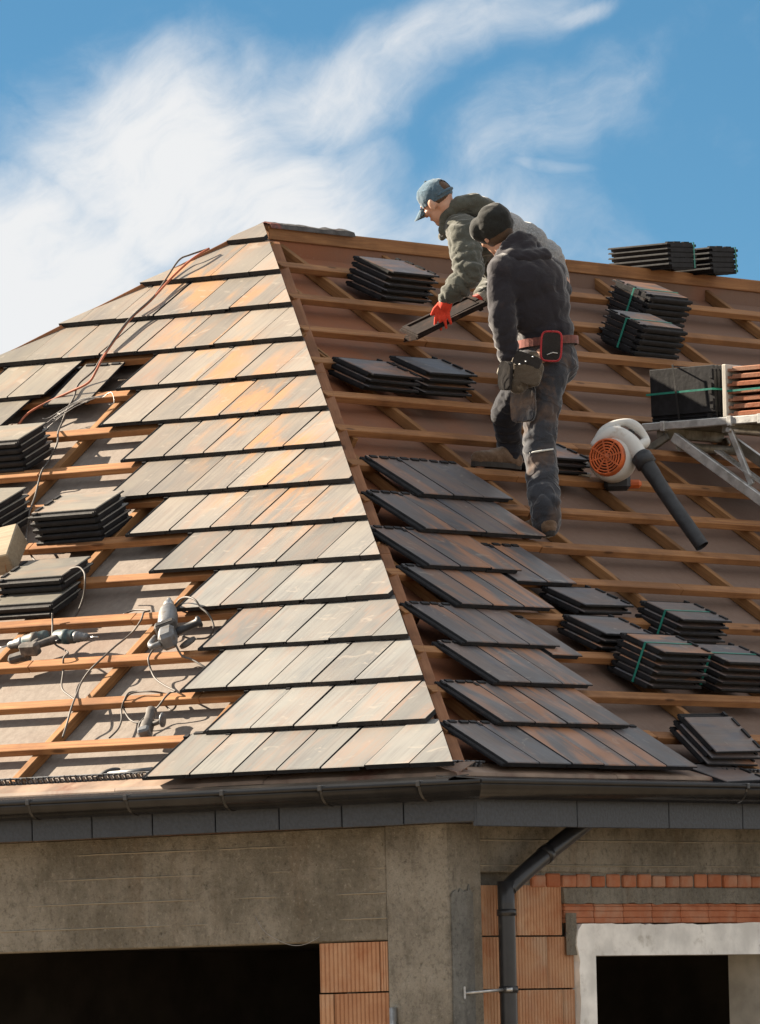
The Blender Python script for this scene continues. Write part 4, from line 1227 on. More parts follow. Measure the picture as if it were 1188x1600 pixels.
cordless(ML(3.245, 1.392, -0.035) @ RZ(-0.10) @ RX(-0.15), 'cordless drill with a drill bit fitted, right of the other cordless drill', M_TEAL, -1)
cordless(ML(3.44, 1.395, -0.04) @ RZ(math.pi + 0.30) @ Matrix.Scale(-1, 4, (0, 1, 0)) @ RX(0.1), 'dusty cordless driver leaning over its battery, left of the other drill', M_TEAL, 1)

gr = empty('angle_grinder', 'small dusty angle grinder lying on the deck by the lowest batten', 'angle grinder', None,
           aim(ML(2.165, 0.485, -0.06).translation, ML(2.245, 0.68, -0.05).translation - ML(2.165, 0.485, -0.06).translation, ML(0, 0).to_3x3() @ Vector((0, 0, 1))))
bm = bmesh.new()
add_lathe(bm, [(0.0, 0.03), (0.01, 0.034), (0.08, 0.033), (0.10, 0.026), (0.17, 0.024), (0.20, 0.028), (0.215, 0.018)], 14)
link('motor_body', mesh('motor_body', bm, M_DUSTY), gr)
bm = bmesh.new()
add_box(bm, (-0.03, -0.03, -0.03), (0.03, 0.035, 0.02), None, 0, 0.01)
link('gear_head', mesh('gear_head', bm, M_GREYTOOL), gr)
gp = gr.matrix_basis.inverted() @ ML(2.105, 0.57, -0.045).translation
tube('side_handle', [(0, 0, 0.06), gp * 0.75 + Vector((0, 0, 0.01)), gp], 0.012, M_DUSTY, gr, 9)
bm = bmesh.new()
add_lathe(bm, [(-0.004, 0.008), (-0.004, 0.036), (0.004, 0.036), (0.004, 0.008)], 18, 0, aim(gp, (1, 0.2, 0.2)))
link('disc', mesh('disc', bm, M_GREYTOOL), gr)

ham = empty('hammer', 'slater hammer with grey handle lying along the left eave', 'hammer', None, ML(2.24, 0.172, -0.085) @ RZ(0.02))
tube('handle', [(0.03, 0, 0), (0.30, 0.01, 0.0)], [0.011, 0.014], M_GREYTOOL, ham, 8)
bm = bmesh.new()
add_tube(bm, smooth_path([(-0.02, -0.035, 0), (0.0, -0.01, 0.002), (0.025, 0.008, 0.004), (0.055, 0.03, 0.002), (0.085, 0.035, 0)], 4), [0.005 + 0.010 * math.sin(math.pi * i / 16) for i in range(17)], 8)
link('head', mesh('head', bm, M_BLACK), ham)

off = empty('timber_offcut', 'pale weathered timber offcut at the left picture edge', 'timber', None, ML(4.10, 2.02, -0.03) @ RZ(0.25) @ RX(0.15))
bm = bmesh.new()
add_box(bm, (-0.11, 0, 0), (0.11, 0.25, 0.13), None, 0, 0.006)
for v in bm.verts:
    v.co += Vector((noise.noise(v.co * 20), noise.noise(v.co * 20 + Vector((5, 0, 0))), noise.noise(v.co * 20 + Vector((0, 9, 0))))) * 0.008
link('block', mesh('block', bm, M_OLDWOOD), off)
for k in range(3):
    tube('end_crack', [(-0.11 + 0.07 * k + 0.03, -0.001, 0.02), (-0.08 + 0.07 * k + 0.03, -0.001, 0.11)], 0.002, M_BATTEN, off, 5)

wr = empty('wire_ties', 'bunch of bent silver tie wires hanging over a batten', 'wire', None, ML(4.575, 3.835, -0.045))
for k in range(7):
    e = Vector((-0.25 + jig(0.05), -0.10 - 0.02 * k + jig(0.02), -0.02 + jig(0.015)))
    if k >= 6:
        e = Vector((0.13 + jig(0.05), -0.05 + jig(0.03), 0.01))
    pts = [Vector((jig(0.02), jig(0.02), 0.015)), e * 0.5 + Vector((jig(0.01), 0.02 + jig(0.02), 0.03)), e, e + Vector((jig(0.03), -0.02, jig(0.01)))]
    tube('wire', smooth_path(pts, 4), 0.0019, M_WIRE, wr, 5)
#@@PART3
# ================================================================== people
def capsule(bm, p, r0, q, r1, seg=14):
    p, q = Vector(p), Vector(q)
    d = q - p
    n = max(2, int(d.length / 0.02))
    prof = []
    for k in range(5):
        a = math.pi / 2 * (1 - k / 4)
        prof.append((-math.sin(a) * r0, max(1e-4, math.cos(a) * r0)))
    for k in range(1, n):
        prof.append((d.length * k / n, r0 + (r1 - r0) * k / n))
    for k in range(5):
        a = math.pi / 2 * k / 4
        prof.append((d.length + math.sin(a) * r1, max(1e-4, math.cos(a) * r1)))
    add_lathe(bm, prof, seg, 0, aim(p, d if d.length > 1e-6 else (0, 0, 1)))
def ellipsoid(bm, c, r, rot=None):
    m = T(*c) @ (rot if rot is not None else Matrix.Identity(4)) @ Matrix.Diagonal((*r, 1))
    bmesh.ops.create_uvsphere(bm, u_segments=20, v_segments=14, radius=1.0, matrix=m)
def blob(name, prims, voxel, m, parent, smooth=4, fold=None, cut=None, mats=None):
    bm = bmesh.new()
    for p in prims:
        if p[0] == 'c':
            capsule(bm, *p[1:])
        else:
            ellipsoid(bm, *p[1:])
    me = mesh(name, bm)
    tmp = bpy.data.objects.new('tmp', me)
    COL.objects.link(tmp)
    r = tmp.modifiers.new('r', 'REMESH')
    r.mode = 'VOXEL'
    r.voxel_size = voxel
    sm = tmp.modifiers.new('s', 'SMOOTH')
    sm.factor = 0.5
    sm.iterations = smooth
    dg = bpy.context.evaluated_depsgraph_get()
    out = bpy.data.meshes.new_from_object(tmp.evaluated_get(dg))
    bpy.data.objects.remove(tmp)
    bpy.data.meshes.remove(me)
    out.name = name
    bm = bmesh.new()
    bm.from_mesh(out)
    if cut:
        bmesh.ops.delete(bm, geom=[f for f in bm.faces if cut(f.calc_center_median())], context='FACES')
    if fold:
        bm.normal_update()
        mv = [(v, v.co + v.normal * fold(v.co, v.normal)) for v in bm.verts]
        for v, c in mv:
            v.co = c
    bm.to_mesh(out)
    bm.free()
    for p in out.polygons:
        p.use_smooth = True
    out.materials.clear()
    for x in (mats or [m]):
        out.materials.append(x)
    return link(name, out, parent)
def folds(amp, sx, sy, sz, seed=0.0, limbs=()):
    """soft swellings with sharp creases between them"""
    def f(co, n):
        q = noise.noise_vector((co.x * 4 + seed, co.y * 4, co.z * 4)) * 0.35
        a = noise.noise((co.x * sx * 0.7 + seed + q.x, co.y * sy * 0.7 + q.y, co.z * sz * 0.7 + q.z))
        r1 = abs(noise.noise((co.x * sx + 7 + seed + q.y * 2, co.y * sy + q.z * 2, co.z * sz + 3 + q.x * 2)))
        r2 = abs(noise.noise((co.x * sx * 2.1 + 1 + seed, co.y * sy * 2.1 + q.z * 3, co.z * sz * 2.1 + 5)))
        out = amp * (0.5 * a + 1.4 * min(r1, 0.42) - 0.32 + 0.25 * min(r2, 0.4) - 0.05)
        for p0, p1, rr, freq, am, t0, t1 in limbs:          # sleeves and trouser legs gather in rings across the limb
            p0, ax = Vector(p0), Vector(p1) - Vector(p0)
            L_ = ax.length
            r = co - p0
            t_ = r.dot(ax) / (L_ * L_)
            dist = (r - ax * t_).length
            if -0.1 < t_ < 1.1 and dist < rr:
                wt = max(0.0, min(1.0, (t_ - t0) / (t1 - t0)))
                sk = 2.2 * noise.noise((co.x * 11 + seed, co.y * 11, co.z * 5)) + 0.8 * noise.noise((co.x * 25, co.y * 25 + seed, co.z * 25))
                ph = abs(math.sin(math.pi * freq * t_ + sk))
                out += am * wt * (ph ** 0.6 - 0.55) * (0.55 + 0.9 * abs(noise.noise((co.x * 7, co.y * 7 + seed, co.z * 7))))
        return out
    return f
V = Vector
def lerp(a, b, t):
    return tuple(V(a) * (1 - t) + V(b) * t)
def glove(name, wrist, knuck, fdir, side, m, parent, thumb_dir, curl=0.35, cuff=True, spread=0.011, fl=0.078):
    """hand from wrist to knuckles; four fingers along fdir, fanned along side; thumb leaves the side of the palm"""
    w_, k_, fd, sd = V(wrist), V(knuck), V(fdir).normalized(), V(side).normalized()
    nrm = fd.cross(sd).normalized()
    prims = [('c', w_, 0.030, lerp(w_, k_, 0.45), 0.034)]
    for j in range(4):
        o = (j - 1.5) * 0.0205
        base = k_ + sd * o - fd * 0.004 * abs(j - 1.3)
        prims.append(('c', lerp(w_ + sd * o * 0.6, base, 0.35), 0.0165, base, 0.0125))
        ln = fl * (0.86, 1.0, 0.95, 0.76)[j]
        d1 = (fd + sd * (j - 1.5) * spread * 8).normalized()
        m1 = base + d1 * ln * 0.5 + nrm * 0.004
        d2 = (d1 * math.cos(curl) - nrm * math.sin(curl)).normalized()
        m2 = m1 + d2 * ln * 0.33
        d3 = (d1 * math.cos(curl * 2) - nrm * math.sin(curl * 2)).normalized()
        m3 = m2 + d3 * ln * 0.25
        prims += [('c', base, 0.0108, m1, 0.0098), ('c', m1, 0.0098, m2, 0.0090), ('c', m2, 0.0090, m3, 0.0076)]
    tb = V(lerp(w_, k_, 0.35)) + sd * -0.032
    td = V(thumb_dir).normalized()
    t1 = tb + td * 0.036
    t2 = t1 + (td * 0.8 + fd * 0.5).normalized() * 0.032
    prims += [('c', lerp(w_, k_, 0.3), 0.022, tb, 0.016), ('c', tb, 0.015, t1, 0.0115), ('c', t1, 0.0112, t2, 0.0088)]
    return blob(name, prims, 0.0042, m, parent, 3)

def boot(name, ank, heel, toe, parent):
    a, h, t_ = V(ank), V(heel), V(toe)
    up = V((0, 0, 1))
    root = blob(name, [('c', a + up * 0.06, 0.052, a, 0.050), ('c', a, 0.050, h + up * 0.045, 0.046), ('c', h + up * 0.045, 0.046, lerp(h, t_, 0.55) + 0 * up + up * 0.055 if False else V(lerp(h, t_, 0.55)) + up * 0.055, 0.046),
                       ('c', V(lerp(h, t_, 0.5)) + up * 0.048, 0.046, t_ + up * 0.040, 0.040), ('c', a, 0.046, V(lerp(h, t_, 0.5)) + up * 0.062, 0.040)], 0.009, M_BOOT, parent, 3, folds(0.004, 22, 22, 22))
    d = (t_ - h)
    d.z = 0
    L_ = d.length
    bm = bmesh.new()
    poly = []
    for k in range(20):
        a_ = 2 * math.pi * k / 20
        x = math.cos(a_)
        y = math.sin(a_)
        poly.append((L_ * 0.5 + x * (L_ * 0.5 + 0.046), y * (0.044 + 0.006 * (x > 0))))
    add_prism(bm, poly, -0.004, 0.022)
    hx_ = d.normalized()
    hy_ = V((-hx_.y, hx_.x, 0))
    sl_ = (t_ - h).normalized()
    nz_ = sl_.cross(hy_)
    if nz_.z < 0:
        nz_ = -nz_
    link('sole', mesh('sole', bm, M_SOLE), root, Matrix(((sl_.x, hy_.x, nz_.x, h.x), (sl_.y, hy_.y, nz_.y, h.y), (sl_.z, hy_.z, nz_.z, h.z), (0, 0, 0, 1))))
    return root
def head_prims(c, face, up):
    """skull, jaw, nose, brow, ears, lips as one surface"""
    c, f, u = V(c), V(face).normalized(), V(up).normalized()
    s_ = f.cross(u).normalized()
    u = s_.cross(f).normalized()
    R_ = Matrix(((s_.x, f.x, u.x, 0), (s_.y, f.y, u.y, 0), (s_.z, f.z, u.z, 0), (0, 0, 0, 1)))
    P = lambda x, y, z: tuple(c + s_ * x + f * y + u * z)
    pr = [('e', P(0, -0.012, 0.028), (0.074, 0.094, 0.086), R_), ('e', P(0, 0.022, -0.045), (0.056, 0.062, 0.070), R_), ('e', P(0, 0.052, -0.092), (0.030, 0.028, 0.024), R_),
          ('c', P(0, 0.088, 0.012), 0.009, P(0, 0.106, -0.022), 0.0135), ('c', P(-0.035, 0.076, 0.026), 0.012, P(0.035, 0.076, 0.026), 0.012),
          ('c', P(-0.016, 0.084, -0.058), 0.008, P(0.016, 0.084, -0.058), 0.008), ('e', P(-0.045, 0.055, -0.02), (0.02, 0.025, 0.02), R_), ('e', P(0.045, 0.055, -0.02), (0.02, 0.025, 0.02), R_)]
    for sg in (-1, 1):
        pr += [('e', P(0.078 * sg, -0.012, -0.004), (0.010, 0.020, 0.034), R_), ('c', P(0.082 * sg, -0.024, 0.018), 0.008, P(0.082 * sg, -0.03, -0.005), 0.007)]
    return pr, R_, P

# ---------------- worker in the black knit cap
B = {'pelvis': (0.059, 0.373, 1.011), 'hipR': (0.035, 0.278, 0.921), 'kneeR': (-0.007, 0.208, 0.469), 'ankR': (0.013, 0.064, 0.095), 'heelR': (0.026, 0.02, 0.006), 'toeR': (-0.087, 0.20, 0.012),
     'hipL': (-0.026, 0.527, 0.943), 'kneeL': (-0.168, 0.743, 0.700), 'ankL': (-0.148, 0.85, 0.50), 'heelL': (-0.125, 0.86, 0.412), 'toeL': (-0.318, 0.68, 0.418),
     'waist': (0.036, 0.364, 1.144), 'chest': (-0.043, 0.3, 1.339), 'neck': (-0.122, 0.341, 1.485), 'head': (-0.205, 0.381, 1.602),
     'shL': (-0.178, 0.216, 1.395), 'elL': (-0.180, 0.194, 1.134), 'wrL': (-0.15, 0.227, 0.944), 'haL': (-0.138, 0.252, 0.873), 'shR': (0.085, 0.447, 1.392), 'elR': (0.104, 0.71, 1.207), 'wrR': (-0.02, 0.911, 1.195), 'haR': (-0.069, 0.961, 1.201)}
wb = empty('person', 'worker in black knit cap, dark hoodie and tool belt, back to the camera', 'person', 'workers on the roof', T(3.4, 1.9, 1.274) @ RZC)
hp_, HR, HP = head_prims(B['head'], (-0.50, 0.82, -0.28), (-0.38, -0.1, 0.93))
blob('body', hp_ + [('c', B['head'], 0.052, B['neck'], 0.058), ('c', B['neck'], 0.07, B['chest'], 0.12), ('c', B['chest'], 0.12, B['waist'], 0.105), ('c', B['waist'], 0.105, B['pelvis'], 0.12),
     ('c', B['neck'], 0.06, B['shL'], 0.05), ('c', B['shL'], 0.047, B['elL'], 0.038), ('c', B['elL'], 0.036, B['wrL'], 0.026), ('c', B['neck'], 0.06, B['shR'], 0.05), ('c', B['shR'], 0.047, B['elR'], 0.038), ('c', B['elR'], 0.036, B['wrR'], 0.026),
     ('c', B['pelvis'], 0.1, B['hipR'], 0.085), ('c', B['hipR'], 0.08, B['kneeR'], 0.052), ('c', B['kneeR'], 0.05, B['ankR'], 0.035), ('c', B['ankR'], 0.035, B['toeR'], 0.02), ('c', B['pelvis'], 0.1, B['hipL'], 0.085), ('c', B['hipL'], 0.08, B['kneeL'], 0.052), ('c', B['kneeL'], 0.05, B['ankL'], 0.035), ('c', B['ankL'], 0.035, B['toeL'], 0.02)],
     0.0085, M_SKIN, wb, 2)
# hoodie: broad back, sleeves, hem, hood lying on the shoulders
hood = [('e', (-0.035, 0.315, 1.33), (0.205, 0.155, 0.165), RZ(0.55)), ('e', (0.0, 0.33, 1.22), (0.186, 0.145, 0.18), RZ(0.45)), ('e', (0.035, 0.365, 1.10), (0.155, 0.142, 0.13), RZ(0.4)), ('e', (0.048, 0.368, 1.03), (0.150, 0.140, 0.07), RZ(0.4)),
        ('c', (-0.11, 0.335, 1.45), 0.085, (-0.15, 0.24, 1.40), 0.085), ('c', (-0.10, 0.34, 1.45), 0.085, (0.06, 0.43, 1.40), 0.088),
        ('c', B['shL'], 0.080, lerp(B['shL'], B['elL'], 0.5), 0.074), ('c', lerp(B['shL'], B['elL'], 0.5), 0.074, B['elL'], 0.072), ('c', B['elL'], 0.070, B['wrL'], 0.056), ('c', B['wrL'], 0.054, lerp(B['wrL'], B['haL'], 0.2), 0.050),
        ('c', B['shR'], 0.082, B['elR'], 0.066), ('c', B['elR'], 0.064, B['wrR'], 0.048)]
blob('hoodie', hood, 0.0095, M_HOODIE, wb, 4, folds(0.012, 8, 8, 10, 3.1, [(B['shL'], B['elL'], 0.105, 3.0, 0.010, 0.2, 1.0), (B['elL'], B['wrL'], 0.10, 3.5, 0.014, -0.3, 0.7), ((0.02, 0.34, 1.25), (0.05, 0.37, 1.0), 0.26, 4.0, 0.011, 0.2, 1.0)]))
hd_ = [('c', (-0.175, 0.285, 1.475), 0.036, (-0.13, 0.235, 1.463), 0.042), ('c', (-0.13, 0.235, 1.463), 0.044, (-0.04, 0.235, 1.458), 0.05), ('c', (-0.04, 0.235, 1.458), 0.05, (0.045, 0.29, 1.468), 0.044),
       ('c', (0.045, 0.29, 1.468), 0.042, (-0.005, 0.40, 1.51), 0.036), ('c', (-0.11, 0.255, 1.502), 0.034, (-0.04, 0.275, 1.522), 0.036), ('c', (-0.04, 0.275, 1.522), 0.036, (0.0, 0.34, 1.528), 0.028), ('e', (-0.08, 0.32, 1.478), (0.10, 0.09, 0.045), None),
       ('c', (-0.175, 0.285, 1.475), 0.033, (-0.185, 0.38, 1.475), 0.03), ('c', (-0.165, 0.27, 1.505), 0.026, (-0.09, 0.265, 1.535), 0.028), ('c', (-0.09, 0.265, 1.535), 0.028, (-0.015, 0.31, 1.552), 0.026), ('c', (-0.15, 0.27, 1.53), 0.03, (-0.085, 0.285, 1.568), 0.036), ('c', (-0.085, 0.285, 1.568), 0.036, (-0.02, 0.33, 1.56), 0.034)]
blob('hood', hd_, 0.009, M_HOODIE, wb, 4, folds(0.012, 13, 13, 22, 9.0))
# knit cap
capc = V(B['head']) + V((0.0, -0.004, 0.020))
capR = HR
kc = blob('knit_cap', [('e', tuple(V(HP(0, -0.014, 0.036))), (0.104, 0.120, 0.094), capR), ('e', tuple(V(HP(0, -0.048, 0.062))), (0.092, 0.092, 0.086), capR), ('e', tuple(V(HP(-0.035, 0.02, 0.05))), (0.085, 0.07, 0.07), capR)], 0.008, M_BEANIE, wb, 3,
          folds(0.007, 16, 16, 24, 1.0), cut=lambda c: (c - V(HP(0, 0, -0.048))).dot(V((HR[0][2], HR[1][2], HR[2][2]))) < 0.0 + 0.42 * (c - V(HP(0, 0, 0))).dot(V((HR[0][1], HR[1][1], HR[2][1]))))
blob('hair', [('e', tuple(V(HP(0, -0.022, -0.01))), (0.078, 0.086, 0.075), capR)], 0.009, M_HAIR, wb, 2)
# trousers
tr = [('e', (0.05, 0.37, 0.975), (0.155, 0.145, 0.10), RZ(0.4)), ('e', (0.085, 0.36, 0.91), (0.13, 0.13, 0.12), RZ(0.4)), ('c', (0.055, 0.30, 0.90), 0.112, lerp(B['hipR'], B['kneeR'], 0.55), 0.092), ('c', lerp(B['hipR'], B['kneeR'], 0.55), 0.092, B['kneeR'], 0.082),
      ('c', B['kneeR'], 0.082, lerp(B['kneeR'], B['ankR'], 0.5), 0.086), ('c', lerp(B['kneeR'], B['ankR'], 0.5), 0.086, V(B['ankR']) + V((0, 0.0, 0.03)), 0.078), ('c', V(B['ankR']) + V((0.0, 0, 0.06)), 0.080, V(B['ankR']) + V((0.004, 0, -0.03)), 0.070)]
blob('trouser_leg', tr, 0.0095, M_TROUS, wb, 3, folds(0.012, 8, 8, 13, 5.5, [(B['hipR'], B['kneeR'], 0.15, 6.0, 0.014, 0.3, 1.0), (B['kneeR'], B['ankR'], 0.13, 3.5, 0.015, -0.2, 0.8)]))
tl = [('c', (0.0, 0.46, 0.93), 0.115, B['kneeL'], 0.082), ('c', B['kneeL'], 0.080, V(B['ankL']) + V((0, 0, 0.04)), 0.068), ('c', V(B['ankL']) + V((0, 0, 0.05)), 0.072, V(B['ankL']), 0.066)]
blob('trouser_leg', tl, 0.0095, M_TROUSD, wb, 3, folds(0.012, 9, 9, 15, 8.5, [(B['kneeL'], B['ankL'], 0.12, 4.0, 0.018, -0.3, 0.5)]))
boot('boot', B['ankR'], B['heelR'], B['toeR'], wb)
boot('boot', B['ankL'], B['heelL'], B['toeL'], wb)
glove('glove', B['wrL'], (-0.142, 0.245, 0.87), (-0.05, 0.15, -1), (1, 0.1, 0), M_GREYK, wb, (-0.5, 0.5, -0.7))
glove('glove', B['wrR'], (-0.085, 0.975, 1.195), (-0.8, 0.5, -0.3), (0.3, 0.2, 0.9), M_GREYK, wb, (0, 0.4, 0.8))
# cargo pocket on the thigh, reflective stripe and torn knee patch
def patch(name, c, nrm, wd, ht, th, m, parent, upv=(0, 0, 1), rnd=0.3, bend=0.0):
    bm = bmesh.new()
    n_ = 20
    poly = []
    for k in range(n_):
        a = 2 * math.pi * k / n_
        ex = 0.35
        poly.append((wd / 2 * math.copysign(abs(math.cos(a)) ** ex, math.cos(a)), ht / 2 * math.copysign(abs(math.sin(a)) ** ex, math.sin(a))))
    add_prism(bm, poly, 0, th)
    bmesh.ops.bevel(bm, geom=[e for e in bm.edges if abs(e.verts[0].co.z - th) < 1e-6 and abs(e.verts[1].co.z - th) < 1e-6], offset=min(th * 0.4, 0.008), segments=2, affect='EDGES')
    d = V(nrm).normalized()
    a = V(upv).cross(d).normalized()
    b = d.cross(a)
    return link(name, mesh(name, bm, m, smooth=False), parent, Matrix(((a.x, b.x, d.x, c[0]), (a.y, b.y, d.y, c[1]), (a.z, b.z, d.z, c[2]), (0, 0, 0, 1))))
patch('thigh_pocket', (-0.082, 0.165, 0.70), (-0.45, -0.9, 0.05), 0.14, 0.20, 0.022, M_TROUS, wb)
bm = bmesh.new()
ring = []
for k in range(9):
    a = rad(205 + 110 * k / 8)
    ring.append(V((B['kneeR'][0] + 0.004 + 0.092 * math.cos(a), B['kneeR'][1] - 0.005 + 0.094 * math.sin(a), 0.432 + 0.024 * (k / 8))))
add_tube(bm, ring[2:], 0.005, 6)
link('reflective_stripe', mesh('reflective_stripe', bm, simple('reflective_tape', (0.7, 0.7, 0.66), 0.4, 0.1, 20)), wb)
# belt, pouches
bm = bmesh.new()
n_ = 36
for k in range(n_):
    a0, a1 = 2 * math.pi * k / n_, 2 * math.pi * (k + 1) / n_
    def bp(a, z, o):
        x, y = (0.160 + o) * math.cos(a), (0.150 + o) * math.sin(a)
        x, y = x * math.cos(0.4) - y * math.sin(0.4), x * math.sin(0.4) + y * math.cos(0.4)
        return (0.052 + x, 0.37 + y, 1.005 + z + 0.12 * x * 0.6)
    q = [bm.verts.new(p) for p in (bp(a0, 0, 0.004), bp(a1, 0, 0.004), bp(a1, 0.042, 0.002), bp(a0, 0.042, 0.002))]
    bm.faces.new(q)
bmesh.ops.remove_doubles(bm, verts=bm.verts, dist=0.0005)
ext = bmesh.ops.extrude_face_region(bm, geom=list(bm.faces))
for g in ext['geom']:
    if isinstance(g, bmesh.types.BMVert):
        c_ = V((0.052, 0.37, g.co.z))
        g.co = c_ + (g.co - c_) * 0.96
bmesh.ops.recalc_face_normals(bm, faces=bm.faces)
link('belt', mesh('belt', bm, M_BELT), wb)
def tape_pouch():
    root = patch('belt_pouch', (0.070, 0.195, 0.985), (-0.1, -1, 0.12), 0.105, 0.155, 0.035, M_LEATHERD, wb, upv=(0.06, 0, 1))
    bm = bmesh.new()
    pts = []
    for k in range(29):
        a = math.pi * 0.5 + 2 * math.pi * k / 28
        ex = 0.45
        pts.append((0.053 * math.copysign(abs(math.cos(a)) ** ex, math.cos(a)), 0.078 * math.copysign(abs(math.sin(a)) ** ex, math.sin(a)), 0.034))
    add_tube(bm, pts, 0.0058, 7)
    link('red_trim', mesh('red_trim', bm, M_RED), root)
    tube('scuff_thread', [(-0.02, -0.045, 0.037), (0.01, -0.033, 0.037), (0.035, -0.036, 0.037)], 0.002, M_PLASTER, root, 5)
tape_pouch()
tp_ = blob('tool_pouch', [('e', (-0.075, 0.115, 0.845), (0.088, 0.055, 0.075), RY(0.35)), ('e', (-0.06, 0.105, 0.885), (0.09, 0.05, 0.06), RY(0.35)), ('c', (-0.03, 0.10, 0.93), 0.035, (-0.11, 0.09, 0.79), 0.05)], 0.008, M_LEATHER, wb, 3, folds(0.008, 16, 16, 22, 4.0))
patch('pouch_flap', (-0.060, 0.055, 0.905), (-0.25, -1, 0.15), 0.15, 0.075, 0.014, M_LEATHERD, tp_, upv=(0.42, 0, 1))
patch('pouch_pocket', (-0.058, 0.048, 0.835), (-0.25, -1, 0.02), 0.145, 0.095, 0.016, M_LEATHER, tp_, upv=(0.36, 0, 1))
patch('side_holder', (-0.165, 0.085, 0.835), (-0.6, -0.8, 0.0), 0.075, 0.15, 0.03, M_LEATHERD, tp_, upv=(0.1, 0, 1))
for px_, pz_ in ((-0.10, 0.888), (-0.068, 0.902), (-0.032, 0.925)):
    bm = bmesh.new()
    bmesh.ops.create_uvsphere(bm, u_segments=8, v_segments=6, radius=0.006, matrix=T(px_, 0.030, pz_))
    link('rivet', mesh('rivet', bm, M_STEEL, smooth=True), tp_)

# ---------------- worker in the blue cap, bent forward with tiles in his hands
A = {'pelvis': (0.059, -0.146, 0.675), 'hipN': (0.044, -0.26, 0.60), 'kneeN': (-0.033, -0.30, 0.30), 'ankN': (-0.002, -0.155, 0.085), 'heelN': (0.03, -0.19, 0.005), 'toeN': (-0.10, 0.02, 0.015),
     'hipF': (0.033, -0.02, 0.63), 'kneeF': (-0.089, 0.25, 0.42), 'ankF': (-0.06, 0.30, 0.235), 'heelF': (-0.03, 0.29, 0.15), 'toeF': (-0.175, 0.42, 0.165),
     'waist': (-0.052, -0.204, 0.793), 'chest': (-0.257, -0.363, 0.909), 'neck': (-0.426, -0.418, 0.986), 'head': (-0.530, -0.475, 1.082),
     'shN': (-0.395, -0.57, 0.895), 'elN': (-0.372, -0.68, 0.675), 'wrN': (-0.492, -0.64, 0.552), 'knN': (-0.520, -0.633, 0.470), 'shF': (-0.339, -0.115, 0.947), 'elF': (-0.212, 0.02, 0.701), 'wrF': (-0.315, -0.24, 0.583), 'knF': (-0.380, -0.30, 0.545)}
wa = empty('person', 'worker in blue cap and grey jacket bending forward, wearing red gloves', 'person', 'workers on the roof', T(5.016, 3.063, 2.083) @ RZC)
ha_, AR, AP = head_prims(A['head'], (-0.66, 0.62, -0.42), (-0.45, -0.02, 0.89))
blob('body', ha_ + [('c', AP(0, -0.03, -0.03), 0.055, A['neck'], 0.060), ('c', A['neck'], 0.07, A['chest'], 0.12), ('c', A['chest'], 0.12, A['waist'], 0.11), ('c', A['waist'], 0.11, A['pelvis'], 0.115),
     ('c', A['neck'], 0.06, A['shN'], 0.05), ('c', A['shN'], 0.047, A['elN'], 0.038), ('c', A['elN'], 0.036, A['wrN'], 0.027), ('c', A['neck'], 0.06, A['shF'], 0.05), ('c', A['shF'], 0.047, A['elF'], 0.038), ('c', A['elF'], 0.036, A['wrF'], 0.027),
     ('c', A['pelvis'], 0.1, A['hipN'], 0.08), ('c', A['hipN'], 0.075, A['kneeN'], 0.05), ('c', A['kneeN'], 0.05, A['ankN'], 0.034), ('c', A['ankN'], 0.034, A['toeN'], 0.02), ('c', A['pelvis'], 0.1, A['hipF'], 0.08), ('c', A['hipF'], 0.075, A['kneeF'], 0.05), ('c', A['kneeF'], 0.05, A['ankF'], 0.034), ('c', A['ankF'], 0.034, A['toeF'], 0.02)],
     0.0075, M_SKIN, wa, 2)
blob('hair', [('e', AP(0, -0.026, 0.032), (0.0775, 0.0825, 0.078), AR)], 0.009, M_HAIR, wa, 2)
jk = [('e', (-0.30, -0.37, 0.905), (0.16, 0.225, 0.135), RZ(0.15) @ RY(-0.3)), ('c', A['neck'], 0.10, A['shN'], 0.085), ('c', A['neck'], 0.10, A['shF'], 0.085),
      ('c', A['shN'], 0.090, lerp(A['shN'], A['elN'], 0.55), 0.084), ('c', lerp(A['shN'], A['elN'], 0.55), 0.084, A['elN'], 0.078), ('c', A['elN'], 0.076, lerp(A['elN'], A['wrN'], 0.55), 0.064), ('c', lerp(A['elN'], A['wrN'], 0.55), 0.064, A['wrN'], 0.048),
      ('c', A['shF'], 0.088, A['elF'], 0.076), ('c', A['elF'], 0.074, lerp(A['elF'], A['wrF'], 0.9), 0.046), ('c', (-0.40, -0.42, 0.93), 0.10, (-0.36, -0.40, 0.80), 0.09)]
blob('jacket', jk, 0.0085, M_JACKET, wa, 3, folds(0.014, 11, 11, 18, 2.2, [(A['shN'], A['elN'], 0.13, 3.5, 0.018, -0.2, 0.8), (A['elN'], A['wrN'], 0.11, 3.0, 0.018, -0.6, 0.2), (A['shF'], A['elF'], 0.12, 5.0, 0.02, 0.0, 0.7)]))
ht = [('c', (-0.475, -0.50, 1.018), 0.040, (-0.42, -0.52, 1.062), 0.046), ('c', (-0.42, -0.52, 1.062), 0.048, (-0.33, -0.50, 1.072), 0.052), ('c', (-0.33, -0.50, 1.072), 0.052, (-0.255, -0.44, 1.045), 0.045),
      ('c', (-0.255, -0.44, 1.045), 0.045, (-0.33, -0.33, 1.065), 0.045), ('c', (-0.33, -0.33, 1.065), 0.045, (-0.45, -0.35, 1.045), 0.04), ('e', (-0.35, -0.42, 1.03), (0.10, 0.12, 0.055), None), ('c', (-0.49, -0.49, 1.0), 0.034, (-0.495, -0.47, 0.93), 0.034), ('c', (-0.495, -0.47, 0.93), 0.034, (-0.515, -0.44, 0.90), 0.022)]
blob('hood', ht, 0.009, M_JACKET, wa, 4, folds(0.013, 13, 13, 20, 6.0))
